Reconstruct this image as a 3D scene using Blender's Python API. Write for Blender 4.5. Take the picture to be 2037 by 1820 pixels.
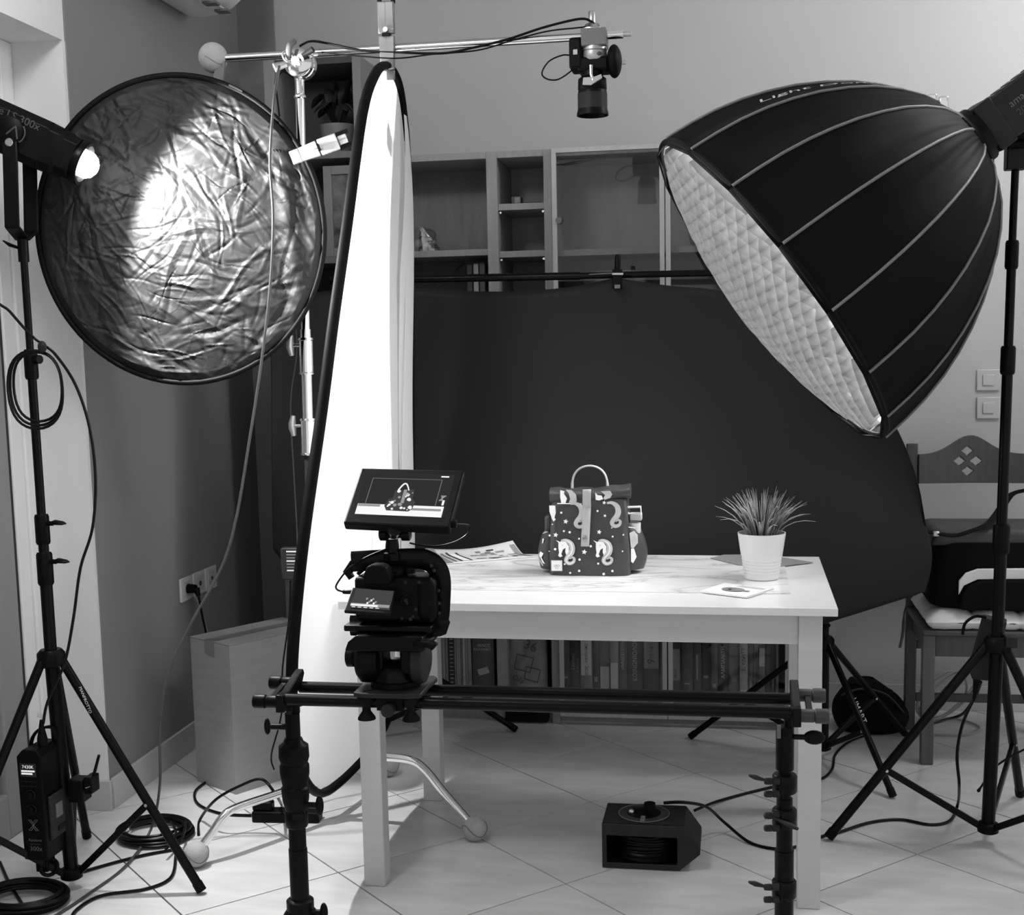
import bpy, bmesh, math, random
import numpy as np
from math import sin, cos, pi, radians, sqrt
from mathutils import Vector as V, Matrix, noise as mnoise
random.seed(7)
for o in list(bpy.data.objects): bpy.data.objects.remove(o, do_unlink=True)
SC = bpy.context.scene; COL = SC.collection
# ------------------------------------------------------------------ camera
FPX, PX, PY = 2579.77, 1024.64, 1013.86
CAM = V((0.3372, -2.8481, 1.3290)); YAW, PIT, ROL = -0.1691, -0.1229, -0.0203
_f = V((sin(YAW)*cos(PIT), cos(YAW)*cos(PIT), sin(PIT)))
_r0 = V((cos(YAW), -sin(YAW), 0)); _u0 = _r0.cross(_f)
_r = _r0*cos(ROL)+_u0*sin(ROL); _u = _u0*cos(ROL)-_r0*sin(ROL)
cd = bpy.data.cameras.new('camera'); cd.sensor_fit = 'HORIZONTAL'; cd.sensor_width = 36
cd.lens = FPX/2037*36; cd.shift_x = -(PX-1018.5)/2037; cd.shift_y = (PY-910)/2037
cd.clip_start = .05; cd.clip_end = 60
co = bpy.data.objects.new('camera', cd); COL.objects.link(co)
co.matrix_world = Matrix(((_r.x, _u.x, -_f.x, CAM.x), (_r.y, _u.y, -_f.y, CAM.y), (_r.z, _u.z, -_f.z, CAM.z), (0, 0, 0, 1)))
SC.camera = co
# ------------------------------------------------------------------ view, world, lights
SC.view_settings.view_transform = 'Standard'; SC.view_settings.look = 'None'
SC.view_settings.gamma = 1; SC.view_settings.use_curve_mapping = False
SC.view_settings.exposure = 0.0
W = bpy.data.worlds.new('world'); SC.world = W; W.use_nodes = True
W.node_tree.nodes['Background'].inputs[0].default_value = (.9, .9, .9, 1)
W.node_tree.nodes['Background'].inputs[1].default_value = .84          # soft light of the rest of the room
LAMP = V((-1.243, .2, 1.805)); LDIR = V((.88, .17, -.42)).normalized()   # bare lamp head on the left stand
LAMP_W, SOFT_E = 112.0, 14.0
def add_light(name, kind, loc, energy, **kw):
    l = bpy.data.lights.new(name, kind); l.energy = energy
    for k, v in kw.items(): setattr(l, k, v)
    o = bpy.data.objects.new(name, l); COL.objects.link(o); o.location = loc; return o
_sp = add_light('lamp_beam', 'SPOT', LAMP+LDIR*.06, LAMP_W, spot_size=radians(148), spot_blend=.3, shadow_soft_size=.02)
_sp.rotation_euler = LDIR.to_track_quat('-Z', 'Y').to_euler()
# ------------------------------------------------------------------ helpers
def P(x, y, X=None, Y=None, Z=None):
    """measured image point -> world point at a known depth (or side, or height)"""
    d = _f + _r*((x-PX)/FPX) - _u*((y-PY)/FPX)
    t = (X-CAM.x)/d.x if X is not None else (Y-CAM.y)/d.y if Y is not None else (Z-CAM.z)/d.z
    return CAM + d*t
def cs(pts, k=8, closed=False):
    pts = [V(p) for p in pts]; n = len(pts); out = []
    g = (lambda i: pts[i % n]) if closed else (lambda i: pts[max(0, min(n-1, i))])
    for i in range(n if closed else n-1):
        a, b, c, d = g(i-1), g(i), g(i+1), g(i+2)
        for j in range(k):
            t = j/k
            out.append(.5*((2*b)+(c-a)*t+(2*a-5*b+4*c-d)*t*t+(3*b-a-3*c+d)*t**3))
    if not closed: out.append(pts[-1])
    return out
def frame(z, hint=None):
    z = V(z).normalized(); h = V(hint) if hint is not None else (V((0, 0, 1)) if abs(z.z) < .9 else V((1, 0, 0)))
    x = h.cross(z).normalized(); return x, z.cross(x), z
class MB:
    def __init__(s): s.v = []; s.f = []
    def add(s, vs, fs):
        b = len(s.v); s.v += [V(v) for v in vs]; s.f += [[i+b for i in f] for f in fs]; return s
    def box(s, c, d, R=None):
        c = V(c); vs = []
        for sx in (-.5, .5):
            for sy in (-.5, .5):
                for sz in (-.5, .5):
                    p = V((sx*d[0], sy*d[1], sz*d[2])); vs.append(c+(R @ p if R else p))
        return s.add(vs, [(0, 1, 3, 2), (4, 6, 7, 5), (0, 4, 5, 1), (2, 3, 7, 6), (0, 2, 6, 4), (1, 5, 7, 3)])
    def bb(s, p, q):
        p, q = V(p), V(q); return s.box((p+q)/2, [abs(a) for a in (q-p)])
    def bar(s, a, b, w, h, hint=None):
        """rectangular bar from a to b"""
        a, b = V(a), V(b); x, y, z = frame(b-a, hint)
        vs = [p+x*sx*w/2+y*sy*h/2 for p in (a, b) for sx, sy in ((-1, -1), (1, -1), (1, 1), (-1, 1))]
        return s.add(vs, [(3, 2, 1, 0), (4, 5, 6, 7), (0, 1, 5, 4), (1, 2, 6, 5), (2, 3, 7, 6), (3, 0, 4, 7)])
    def tube(s, pts, r, n=10, closed=False, flat=1.0):
        pts = [V(p) for p in pts]; m = len(pts); rs = r if isinstance(r, (list, tuple)) else [r]*m
        vs = []; x = None
        for i, p in enumerate(pts):
            a = pts[(i-1) % m] if (closed or i > 0) else p; b = pts[(i+1) % m] if (closed or i < m-1) else p
            t = (b-a).normalized() if (b-a).length > 1e-9 else V((0, 0, 1))
            if x is None: x = frame(t)[0]
            x = (x-t*x.dot(t)); x = x.normalized() if x.length > 1e-6 else frame(t)[0]
            y = t.cross(x)
            for k in range(n):
                an = 2*pi*k/n; vs.append(p+x*cos(an)*rs[i]+y*sin(an)*rs[i]*flat)
        fs = []
        for i in range(m if closed else m-1):
            for k in range(n):
                a, b = i*n+k, i*n+(k+1) % n; c = ((i+1) % m)*n
                fs.append((a, b, c+(k+1) % n, c+k))
        if not closed: fs += [tuple(range(n-1, -1, -1)), tuple((m-1)*n+k for k in range(n))]
        return s.add(vs, fs)
    def cyl(s, a, b, r, r2=None, n=20): return s.tube([a, b], [r, r if r2 is None else r2], n)
    def lathe(s, o, ax, prof, n=28, hint=None, cap=True):
        """profile of (distance along axis, radius)"""
        o = V(o); x, y, z = frame(ax, hint); vs = []
        for t, r in prof:
            for k in range(n):
                an = 2*pi*k/n; vs.append(o+z*t+x*r*cos(an)+y*r*sin(an))
        m = len(prof); fs = [(i*n+k, i*n+(k+1) % n, (i+1)*n+(k+1) % n, (i+1)*n+k) for i in range(m-1) for k in range(n)]
        if cap:
            if prof[0][1] > 1e-5: fs.append(tuple(range(n-1, -1, -1)))
            if prof[-1][1] > 1e-5: fs.append(tuple((m-1)*n+k for k in range(n)))
        return s.add(vs, fs)
    def prism(s, poly, o, ex, ey, d, center=True):
        """polygon in the (ex, ey) plane at o, thickness d along ex x ey"""
        o, ex, ey = V(o), V(ex).normalized(), V(ey).normalized(); nz = ex.cross(ey).normalized()
        k = len(poly); s0 = -.5 if center else 0
        vs = [o+ex*a+ey*b+nz*(s0*d) for a, b in poly]+[o+ex*a+ey*b+nz*((s0+1)*d) for a, b in poly]
        return s.add(vs, [tuple(range(k-1, -1, -1)), tuple(range(k, 2*k))]+[(i, (i+1) % k, k+(i+1) % k, k+i) for i in range(k)])
    def sph(s, c, r, nu=20, nv=12, sc=(1, 1, 1)):
        c = V(c); vs = [c+V((0, 0, r*sc[2]))]
        for i in range(1, nv):
            th = pi*i/nv
            for k in range(nu):
                ph = 2*pi*k/nu; vs.append(c+V((r*sin(th)*cos(ph)*sc[0], r*sin(th)*sin(ph)*sc[1], r*cos(th)*sc[2])))
        vs.append(c-V((0, 0, r*sc[2]))); fs = []
        for k in range(nu): fs.append((0, 1+k, 1+(k+1) % nu))
        for i in range(nv-2):
            for k in range(nu):
                a = 1+i*nu; fs.append((a+k, a+nu+k, a+nu+(k+1) % nu, a+(k+1) % nu))
        e = len(vs)-1; a = 1+(nv-2)*nu
        for k in range(nu): fs.append((a+k, e, a+(k+1) % nu))
        return s.add(vs, fs)
    def grid(s, fn, nu, nv, closeu=False):
        vs = [fn(i/(nu if closeu else nu-1), j/(nv-1)) for j in range(nv) for i in range(nu)]
        fs = []
        for j in range(nv-1):
            for i in range(nu if closeu else nu-1):
                fs.append((j*nu+i, j*nu+(i+1) % nu, (j+1)*nu+(i+1) % nu, (j+1)*nu+i))
        return s.add(vs, fs)
    def torus(s, c, ax, R, r, n=32, m=8):
        x, y, z = frame(ax); c = V(c)
        return s.tube([c+x*R*cos(2*pi*k/n)+y*R*sin(2*pi*k/n) for k in range(n)], r, m, closed=True)
    def build(s, name, mat, parent=None, smooth=.7, bevel=0, solid=0, seg=2, sub=0, offset=-1):
        me = bpy.data.meshes.new(name)
        off = OFF.get(parent, V((0, 0, 0))) if parent is not None else None
        if off is None:
            mn = V([min(v[i] for v in s.v) for i in range(3)]); mx = V([max(v[i] for v in s.v) for i in range(3)])
            off = V(((mn.x+mx.x)/2, (mn.y+mx.y)/2, mn.z)); loc = off
        else: loc = V((0, 0, 0))
        me.from_pydata([tuple(v-off) for v in s.v], [], s.f); me.update()
        bm = bmesh.new(); bm.from_mesh(me); bmesh.ops.recalc_face_normals(bm, faces=bm.faces); bm.to_mesh(me); bm.free()
        if smooth:
            me.polygons.foreach_set('use_smooth', [True]*len(me.polygons)); me.set_sharp_from_angle(angle=smooth)
        me.materials.append(M[mat] if isinstance(mat, str) else mat)
        o = bpy.data.objects.new(name, me); COL.objects.link(o); o.location = loc
        if parent is not None: o.parent = parent
        OFF[o] = off
        if solid: m = o.modifiers.new('thickness', 'SOLIDIFY'); m.thickness = solid; m.offset = offset
        if bevel:
            m = o.modifiers.new('bevel', 'BEVEL'); m.width = bevel; m.segments = seg; m.limit_method = 'ANGLE'; m.angle_limit = .6
        if sub: m = o.modifiers.new('sub', 'SUBSURF'); m.levels = sub; m.render_levels = sub
        return o
OFF = {}
def thing(name, label, cat, loc, group=None):
    o = bpy.data.objects.new(name, None); COL.objects.link(o); o.location = V(loc); o.empty_display_size = .05
    OFF[o] = V(loc); o['label'] = label; o['category'] = cat
    if group: o['group'] = group
    return o
def tag(o, label, cat, group=None):
    o['label'] = label; o['category'] = cat
    if group: o['group'] = group
    return o
def struct(o): o['kind'] = 'structure'; return o
def text(body, size, o, ex, ey, mat, parent, name='lettering', align='CENTER', shear=0, depth=.0004):
    cu = bpy.data.curves.new('t', 'FONT'); cu.body = body; cu.size = size; cu.align_x = align; cu.align_y = 'CENTER'
    cu.shear = shear; cu.resolution_u = 3
    ob = bpy.data.objects.new('t', cu); me = bpy.data.meshes.new_from_object(ob)
    ex, ey = V(ex).normalized(), V(ey).normalized(); nz = ex.cross(ey).normalized(); o = V(o)
    mb = MB(); mb.add([o+ex*v.co.x+ey*v.co.y+nz*depth for v in me.vertices], [tuple(p.vertices) for p in me.polygons])
    bpy.data.objects.remove(ob); bpy.data.curves.remove(cu); bpy.data.meshes.remove(me)
    ob = mb.build(name, mat, parent, smooth=0) if mb.v else None
    if ob is not None and len(body) <= 3: ob['kind'] = 'stuff'      # letters too small to pick apart
    return ob
def ribbon(mb, pts, ws, o, ex, ey, lift):
    """flat printed stroke of varying width in the (ex, ey) plane"""
    o, ex, ey = V(o), V(ex), V(ey); nz = ex.cross(ey).normalized()
    q = [V((a, b, 0)) for a, b in pts]; vs = []
    for i, p in enumerate(q):
        t = (q[min(i+1, len(q)-1)]-q[max(i-1, 0)]).normalized(); nn = V((-t.y, t.x, 0)); w = ws[i]/2
        for s_ in (-1, 1):
            c = p+nn*w*s_; vs.append(o+ex*c.x+ey*c.y+nz*lift)
    mb.add(vs, [(2*i, 2*i+1, 2*i+3, 2*i+2) for i in range(len(q)-1)])
def poly(mb, pts, o, ex, ey, lift):
    o, ex, ey = V(o), V(ex), V(ey); nz = ex.cross(ey).normalized()
    mb.add([o+ex*a+ey*b+nz*lift for a, b in pts], [tuple(range(len(pts)))])
# ------------------------------------------------------------------ materials (all greys: the photograph is black and white)
M = {}
def mk(name, a, rough=.5, metal=0, var=0, scale=8, bump=0, bscale=None, stretch=(1, 1, 1), spec=.5, a2=None, coat=0, detail=4):
    m = bpy.data.materials.new(name); m.use_nodes = True; nt = m.node_tree; b = nt.nodes['Principled BSDF']
    b.inputs['Base Color'].default_value = (a, a, a, 1); b.inputs['Roughness'].default_value = rough
    b.inputs['Metallic'].default_value = metal; b.inputs['Specular IOR Level'].default_value = spec
    b.inputs['Coat Weight'].default_value = coat
    tc = nt.nodes.new('ShaderNodeTexCoord'); mp = nt.nodes.new('ShaderNodeMapping'); mp.inputs['Scale'].default_value = stretch
    nt.links.new(tc.outputs['Object'], mp.inputs[0])
    nz = nt.nodes.new('ShaderNodeTexNoise'); nz.inputs['Scale'].default_value = scale; nz.inputs['Detail'].default_value = detail
    nt.links.new(mp.outputs[0], nz.inputs['Vector'])
    rp = nt.nodes.new('ShaderNodeValToRGB')
    lo, hi = (a*(1-var), min(1, a*(1+var))) if a2 is None else (a, a2)
    rp.color_ramp.elements[0].position = .3; rp.color_ramp.elements[1].position = .7
    rp.color_ramp.elements[0].color = (lo, lo, lo, 1); rp.color_ramp.elements[1].color = (hi, hi, hi, 1)
    nt.links.new(nz.outputs['Fac'], rp.inputs[0]); nt.links.new(rp.outputs[0], b.inputs['Base Color'])
    if bump:
        n2 = nt.nodes.new('ShaderNodeTexNoise'); n2.inputs['Scale'].default_value = bscale or scale*6; n2.inputs['Detail'].default_value = 3
        nt.links.new(mp.outputs[0], n2.inputs['Vector'])
        bp = nt.nodes.new('ShaderNodeBump'); bp.inputs['Strength'].default_value = bump; bp.inputs['Distance'].default_value = .002
        nt.links.new(n2.outputs['Fac'], bp.inputs['Height']); nt.links.new(bp.outputs[0], b.inputs['Normal'])
    M[name] = m; return m
def nodes(name): nt = M[name].node_tree; return nt, nt.nodes['Principled BSDF']
mk('plaster_light', .48, .75, var=.02, scale=3, bump=.12, bscale=160)
mk('plaster_dark', .23, .7, var=.05, scale=2.5, bump=.12, bscale=160)
mk('plaster_reveal', .78, .75, var=.03, scale=3, bump=.12, bscale=160)
mk('ceiling_paint', .6, .8, var=.02)
mk('tile', .55, .22, a2=.68, scale=5, stretch=(1, 3.2, 1), spec=.45)
mk('grout', .07, .9, var=.2, scale=30)
mk('skirting', .50, .35, var=.06, scale=5)
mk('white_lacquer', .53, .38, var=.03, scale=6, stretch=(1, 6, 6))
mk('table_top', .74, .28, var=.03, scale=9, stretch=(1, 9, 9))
mk('black_metal', .003, .30, var=.2, scale=20, spec=.12)
mk('black_plastic', .003, .42, var=.25, scale=30, bump=.08, bscale=400, spec=.10)
mk('grey_plastic', .022, .5, var=.2, scale=20, spec=.15)
mk('mid_plastic', .13, .5, var=.1, scale=20)
mk('rubber', .003, .55, var=.2, scale=30, spec=.10)
mk('cable', .003, .35, var=.2, scale=40, spec=.16)
mk('cable_pale', .30, .45, var=.1, scale=40)
mk('cable_grey', .05, .4, var=.1, scale=40)
mk('chrome', .82, .12, metal=1, var=.04, scale=15)
mk('steel', .55, .28, metal=1, var=.08, scale=25)
mk('black_fabric', .004, .6, var=.4, scale=6, bump=.25, bscale=40, spec=.07)
mk('piping', .16, .55, var=.1, scale=40)
mk('backdrop', .012, .6, var=.06, scale=2, spec=.2)
mk('birch', .27, .5, var=.10, scale=7, stretch=(8, 8, 1))
mk('birch_back', .22, .6, var=.08, scale=5, stretch=(6, 6, 1))
mk('birch_pale', .42, .45, var=.08, scale=7, stretch=(8, 8, 1))
mk('dark_veneer', .15, .5, var=.15, scale=6, stretch=(6, 6, 1))
mk('cardboard', .26, .75, var=.06, scale=12, stretch=(1, 1, 5))
mk('tape', .17, .3, var=.08, scale=20)
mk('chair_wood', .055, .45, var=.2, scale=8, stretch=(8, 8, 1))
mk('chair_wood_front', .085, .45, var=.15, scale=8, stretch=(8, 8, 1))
mk('cushion', .72, .85, var=.08, scale=10, bump=.4, bscale=60)
mk('bag_cloth', .004, .75, var=.4, scale=8, bump=.3, bscale=120, spec=.1)
mk('bag_grey', .05, .7, var=.3, scale=8, bump=.2, bscale=120)
mk('pot', .72, .3, var=.02, scale=6)
mk('leaf', .16, .5, a2=.36, scale=26, stretch=(1, 1, .4))
mk('soil', .02, .9, var=.4, scale=60, bump=.5)
mk('paper', .62, .5, var=.04, scale=8)
mk('paper_grey', .24, .45, var=.08, scale=10)
mk('ink', .03, .5, var=.2, scale=20)
mk('ink_grey', .18, .5, var=.2, scale=20)
mk('print_white', .85, .5, var=.03, scale=20)
mk('print_grey', .40, .5, a2=.56, scale=26)
mk('print_dim', .05, .5, var=.1, scale=20)
mk('bag_print_cloth', .040, .42, var=.10, scale=9, bump=.35, bscale=26, spec=.5)
mk('bag_strap', .40, .5, var=.05, scale=18)
mk('felt', .36, .9, var=.10, scale=22, bump=.6, bscale=240)
mk('felt_line', .14, .9, var=.1, scale=22)
mk('aircon', .62, .4, var=.02, scale=5)
mk('switch_plastic', .50, .35, var=.02, scale=8)
mk('socket_plastic', .62, .3, var=.02, scale=8)
mk('alu_white', .82, .3, var=.02, scale=6)
mk('alu_grey', .26, .35, var=.05, scale=6, stretch=(3, 3, 1))
mk('gasket', .012, .6)
mk('dark_leaf', .02, .45, var=.4, scale=20)
mk('photo_print', .03, .25, a2=.22, scale=16)
mk('frame_grey', .20, .45, var=.05, scale=10)
mk('brass_dull', .30, .35, metal=1, var=.1, scale=20)
mk('clamp_silver', .42, .34, metal=.6, var=.06, scale=20)
mk('clamp_grey', .16, .38, metal=.5, var=.1, scale=20)
mk('niche_dark', .05, .55, var=.15, scale=6, stretch=(6, 6, 1))
mk('knob_grey', .03, .5, var=.2, scale=30)
for i, a in enumerate((.025, .05, .08, .12, .18, .26, .38, .55)): mk('book_%d' % i, a, .55, var=.18, scale=24, stretch=(1, 1, .3))
# marble-look sheet: warped veins
mk('marble', .76, .22)
nt, b = nodes('marble'); tc = nt.nodes['Texture Coordinate']
mp2 = nt.nodes.new('ShaderNodeMapping'); mp2.inputs['Scale'].default_value = (1.6, 4.2, 1); mp2.inputs['Rotation'].default_value = (0, 0, .30)
nt.links.new(tc.outputs['Object'], mp2.inputs[0])
wv = nt.nodes.new('ShaderNodeTexNoise'); wv.inputs['Scale'].default_value = 1.9; wv.inputs['Detail'].default_value = 7; wv.inputs['Distortion'].default_value = 1.3
nt.links.new(mp2.outputs[0], wv.inputs['Vector'])
m1 = nt.nodes.new('ShaderNodeMath'); m1.operation = 'SUBTRACT'; m1.inputs[1].default_value = .5
m2 = nt.nodes.new('ShaderNodeMath'); m2.operation = 'ABSOLUTE'
nt.links.new(wv.outputs['Fac'], m1.inputs[0]); nt.links.new(m1.outputs[0], m2.inputs[0])
rp = nt.nodes.new('ShaderNodeValToRGB'); e = rp.color_ramp.elements
e[0].position = 0; e[0].color = (.50, .50, .50, 1); e[1].position = .022; e[1].color = (.72, .72, .72, 1)
x = e.new(.09); x.color = (.80, .80, .80, 1)
nt.links.new(m2.outputs[0], rp.inputs[0]); nt.links.new(rp.outputs[0], b.inputs['Base Color'])
# silver foil of the round reflector
mk('foil', .026, .60, metal=.7, var=.05, scale=10)
nt, b = nodes('foil'); tc = nt.nodes['Texture Coordinate']
vo = nt.nodes.new('ShaderNodeTexVoronoi'); vo.feature = 'DISTANCE_TO_EDGE'; vo.inputs['Scale'].default_value = 26
wn = nt.nodes.new('ShaderNodeTexNoise'); wn.inputs['Scale'].default_value = 6; wn.inputs['Detail'].default_value = 3
mx = nt.nodes.new('ShaderNodeMixRGB'); mx.blend_type = 'LINEAR_LIGHT'; mx.inputs[0].default_value = .12
nt.links.new(tc.outputs['Object'], mx.inputs[1]); nt.links.new(wn.outputs['Color'], mx.inputs[2]); nt.links.new(mx.outputs[0], vo.inputs['Vector'])
nt.links.new(tc.outputs['Object'], wn.inputs['Vector'])
bp = nt.nodes.new('ShaderNodeBump'); bp.inputs['Strength'].default_value = .35; bp.inputs['Distance'].default_value = .004
nt.links.new(vo.outputs['Distance'], bp.inputs['Height']); nt.links.new(bp.outputs[0], b.inputs['Normal'])
def shader_mix(name, parts):
    """material summed from several BSDF nodes: (type, colour, roughness, factor to mix in)"""
    m = bpy.data.materials.new(name); m.use_nodes = True; nt = m.node_tree; nt.nodes.remove(nt.nodes['Principled BSDF'])
    out = nt.nodes['Material Output']; cur = None
    tc = nt.nodes.new('ShaderNodeTexCoord'); nz = nt.nodes.new('ShaderNodeTexNoise'); nz.inputs['Scale'].default_value = 5
    nt.links.new(tc.outputs['Object'], nz.inputs['Vector'])
    for t, c, r, fac in parts:
        n = nt.nodes.new(t); rp = nt.nodes.new('ShaderNodeValToRGB')
        rp.color_ramp.elements[0].color = (c*.97, c*.97, c*.97, 1); rp.color_ramp.elements[1].color = (c, c, c, 1)
        nt.links.new(nz.outputs['Fac'], rp.inputs[0]); nt.links.new(rp.outputs[0], n.inputs['Color'])
        if 'Roughness' in n.inputs and r is not None: n.inputs['Roughness'].default_value = r
        if cur is None: cur = n
        else:
            ms = nt.nodes.new('ShaderNodeMixShader'); ms.inputs[0].default_value = fac
            nt.links.new(cur.outputs[0], ms.inputs[1]); nt.links.new(n.outputs[0], ms.inputs[2]); cur = ms
    nt.links.new(cur.outputs[0], out.inputs[0]); M[name] = m
shader_mix('diffusion_cloth', [('ShaderNodeBsdfTranslucent', .86, None, 0), ('ShaderNodeBsdfDiffuse', .80, None, .45)])
shader_mix('grid_cloth', [('ShaderNodeBsdfTranslucent', .12, None, 0), ('ShaderNodeBsdfDiffuse', .18, None, .6), ('ShaderNodeBsdfGlossy', .5, .25, .12)])
shader_mix('glass', [('ShaderNodeBsdfTransparent', .93, None, 0), ('ShaderNodeBsdfGlossy', .9, .02, .025)])
shader_mix('clear_plastic', [('ShaderNodeBsdfTransparent', .9, None, 0), ('ShaderNodeBsdfGlossy', .9, .1, .25)])
shader_mix('net_curtain', [('ShaderNodeBsdfTranslucent', .4, None, 0), ('ShaderNodeBsdfDiffuse', .4, None, .6)])
def emit(name, c, s):
    m = bpy.data.materials.new(name); m.use_nodes = True; nt = m.node_tree; nt.nodes.remove(nt.nodes['Principled BSDF'])
    n = nt.nodes.new('ShaderNodeEmission'); n.inputs[0].default_value = (c, c, c, 1); n.inputs[1].default_value = s
    nt.links.new(n.outputs[0], nt.nodes['Material Output'].inputs[0]); M[name] = m
emit('cob_glow', 1, 60); emit('softbox_glow', 1, SOFT_E); emit('screen_dark', .03, 1); emit('screen_white', .95, 1)
emit('screen_grey', .33, 1); emit('screen_line', .16, 1); emit('screen_deep', .06, 1); emit('led', 1, 2.2); emit('fairy', 1, 3); emit('cabinet_screen', .8, 1); emit('ceiling_glow', 1, 45)
# ================================================================== SETTING
LW, BW, CEIL = -1.487, 1.93, 2.86        # left wall face, back wall face, ceiling height
FX0, FX1, FY0 = -1.80, 3.4, -3.4
fl = struct(MB().bb((FX0-.05, FY0, -.06), (FX1, BW+.1, -.004)).build('floor', 'grout', smooth=0))
TS, TO, GAP = .4179, V((-.669, .2316, 0)), .0030
EU, EV = V((cos(pi/4), sin(pi/4), 0)), V((cos(pi/4), -sin(pi/4), 0))
def clip(pl, n, d):
    out = []
    for i in range(len(pl)):
        a, b = pl[i], pl[(i+1) % len(pl)]; da, db = a.dot(n)-d, b.dot(n)-d
        if da <= 0: out.append(a)
        if da*db < 0: out.append(a+(b-a)*(da/(da-db)))
    return out
_h = TS-GAP
def tile_mesh(q, org):
    """tile prism from its corners, counted from org; top flush with the floor level"""
    mb = MB().prism([(p.x-org.x, p.y-org.y) for p in q], (0, 0, -.002), (1, 0, 0), (0, 1, 0), .004)
    me = bpy.data.meshes.new('tile'); me.from_pydata([tuple(v) for v in mb.v], [], mb.f)
    bm = bmesh.new(); bm.from_mesh(me); bmesh.ops.recalc_face_normals(bm, faces=bm.faces); bm.to_mesh(me); bm.free()
    me.materials.append(M['tile']); return me
whole = None
for i in range(-14, 14):
    for j in range(-14, 14):
        o = TO+EU*(i*TS)+EV*(j*TS); c = o+(EU+EV)*TS/2
        if c.y < -1.9 or c.x > 2.3: continue
        q = [o+EU*a+EV*b_ for a, b_ in ((GAP/2, GAP/2), (_h, GAP/2), (_h, _h), (GAP/2, _h))]
        if all(FX0 < p.x < FX1 and p.y < BW for p in q):
            if whole is None: whole = tile_mesh(q, o)
            me = whole
        else:
            for n, d in ((V((0, 1, 0)), BW), (V((-1, 0, 0)), -FX0)): q = clip(q, n, d) if q else q
            if len(q) < 3: continue
            me = tile_mesh(q, o)
        t = bpy.data.objects.new('tile', me); COL.objects.link(t); t.parent = fl; t.location = o-OFF[fl]
wb = struct(MB().bb((LW-.4, BW, 0), (FX1, BW+.15, CEIL)).build('wall_back', 'plaster_light', smooth=0))
struct(MB().bb((LW-.35, .615, 0), (LW, BW-.001, CEIL)).build('wall_left', 'plaster_dark', smooth=0))
# dark paint carried round the corner on to the back wall, and the shallow boxed-in pipe in the corner
struct(MB().bb((LW, BW-.012, 0), (-1.345, BW-.0005, CEIL)).build('trim_1', 'plaster_dark', smooth=0))
# the lintel and side cheek of the balcony door are pale
struct(MB().bb((LW-.35, FY0, 2.2), (LW-.003, .612, CEIL)).build('wall_lintel', 'plaster_reveal', smooth=0))
struct(MB().bb((LW-.35, .600, 0), (LW-.003, .6145, 2.2)).build('wall_reveal', 'plaster_reveal', smooth=0))
struct(MB().bb((LW-.4, FY0, CEIL), (FX1, BW+.1, CEIL+.1)).build('ceiling', 'ceiling_paint', smooth=0))
SK = .092
struct(MB().bb((LW, .615, 0), (LW+.011, BW, SK)).build('baseboard_left', 'skirting', smooth=0, bevel=.002))
struct(MB().bb((LW-.14, .590, 0), (LW+.011, .6005, SK)).build('baseboard_reveal', 'skirting', smooth=0, bevel=.002))
struct(MB().bb((.56, BW-.011, 0), (FX1, BW, SK)).build('baseboard_back', 'skirting', smooth=0, bevel=.002))
# balcony door in the opening
DX = LW-.155
dr = struct(MB().bb((DX-.06, .535, 0), (DX, .600, 2.2)).bb((DX-.06, FY0, 2.14), (DX, .535, 2.2)).build('door_1', 'alu_white', smooth=0, bevel=.004))
MB().bb((DX-.045, .478, 0.02), (DX-.008, .535, 2.14)).build('sash_stile', 'alu_white', dr, smooth=0, bevel=.004)
MB().bb((DX-.045, .466, 0.02), (DX-.015, .478, 2.14)).build('gasket', 'gasket', dr, smooth=0)
MB().bb((DX-.05, .35, 0.0), (DX-.012, .466, 2.14)).build('sliding_stile', 'alu_grey', dr, smooth=0, bevel=.006)
MB().bb((DX-.05, FY0, 0.0), (DX-.012, .35, .13)).build('bottom_rail', 'alu_grey', dr, smooth=0, bevel=.006)
MB().bb((DX-.034, FY0, .13), (DX-.028, .35, 2.14)).build('pane', 'glass', dr, smooth=0)
MB().grid(lambda u, v: V((DX-.12+.018*sin(u*130), FY0+u*(.50-FY0), .02+v*2.2)), 160, 4).build('curtain', 'net_curtain', dr)
fs = thing('string_light', 'string of tiny white lights hanging behind the balcony door glass', 'string light', (DX-.075, .29, .2))
MB().tube([(DX-.075, .29, 2.1), (DX-.075, .288, .2)], .0012, 6).build('wire', 'cable_pale', fs)
for k in range(17):
    MB().sph((DX-.073, .29, .28+k*.105), .005, 8, 6).build('bulb', 'fairy', fs)
# sockets on the left wall and switches on the back wall
for k, (y0, lab) in enumerate(((1.155, 'white wall socket with a black plug in it, nearest the camera'), (1.258, 'middle white socket of the three on the dark wall'), (1.361, 'white wall socket farthest from the camera, beside the cardboard box'))):
    t = thing('wall_socket', lab, 'socket', (LW, y0+.05, .55), 'three wall sockets on the dark wall')
    MB().bb((LW, y0, .513), (LW+.009, y0+.096, .593)).build('plate', 'socket_plastic', t, bevel=.003)
    MB().bb((LW+.009, y0+.02, .527), (LW+.011, y0+.076, .579)).build('insert', 'switch_plastic', t, bevel=.001)
    if k: MB().cyl((LW+.010, y0+.048, .553), (LW+.0125, y0+.048, .553), .009 if k == 1 else .007, n=14).build('jack', 'ink', t)
pg = thing('power_plug', 'black mains plug pushed into the wall socket', 'plug', (LW+.02, 1.203, .55))
MB().cyl((LW+.0112, 1.203, .553), (LW+.04, 1.203, .553), .017, .014).cyl((LW+.04, 1.203, .553), (LW+.05, 1.198, .53), .013, .007).build('body', 'black_plastic', pg)
MB().tube(cs([(LW+.05, 1.198, .532), (LW+.055, 1.205, .47), (LW+.07, 1.23, .30), (LW+.075, 1.26, .02)]), .004, 8).build('cord', 'cable', pg)
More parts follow.
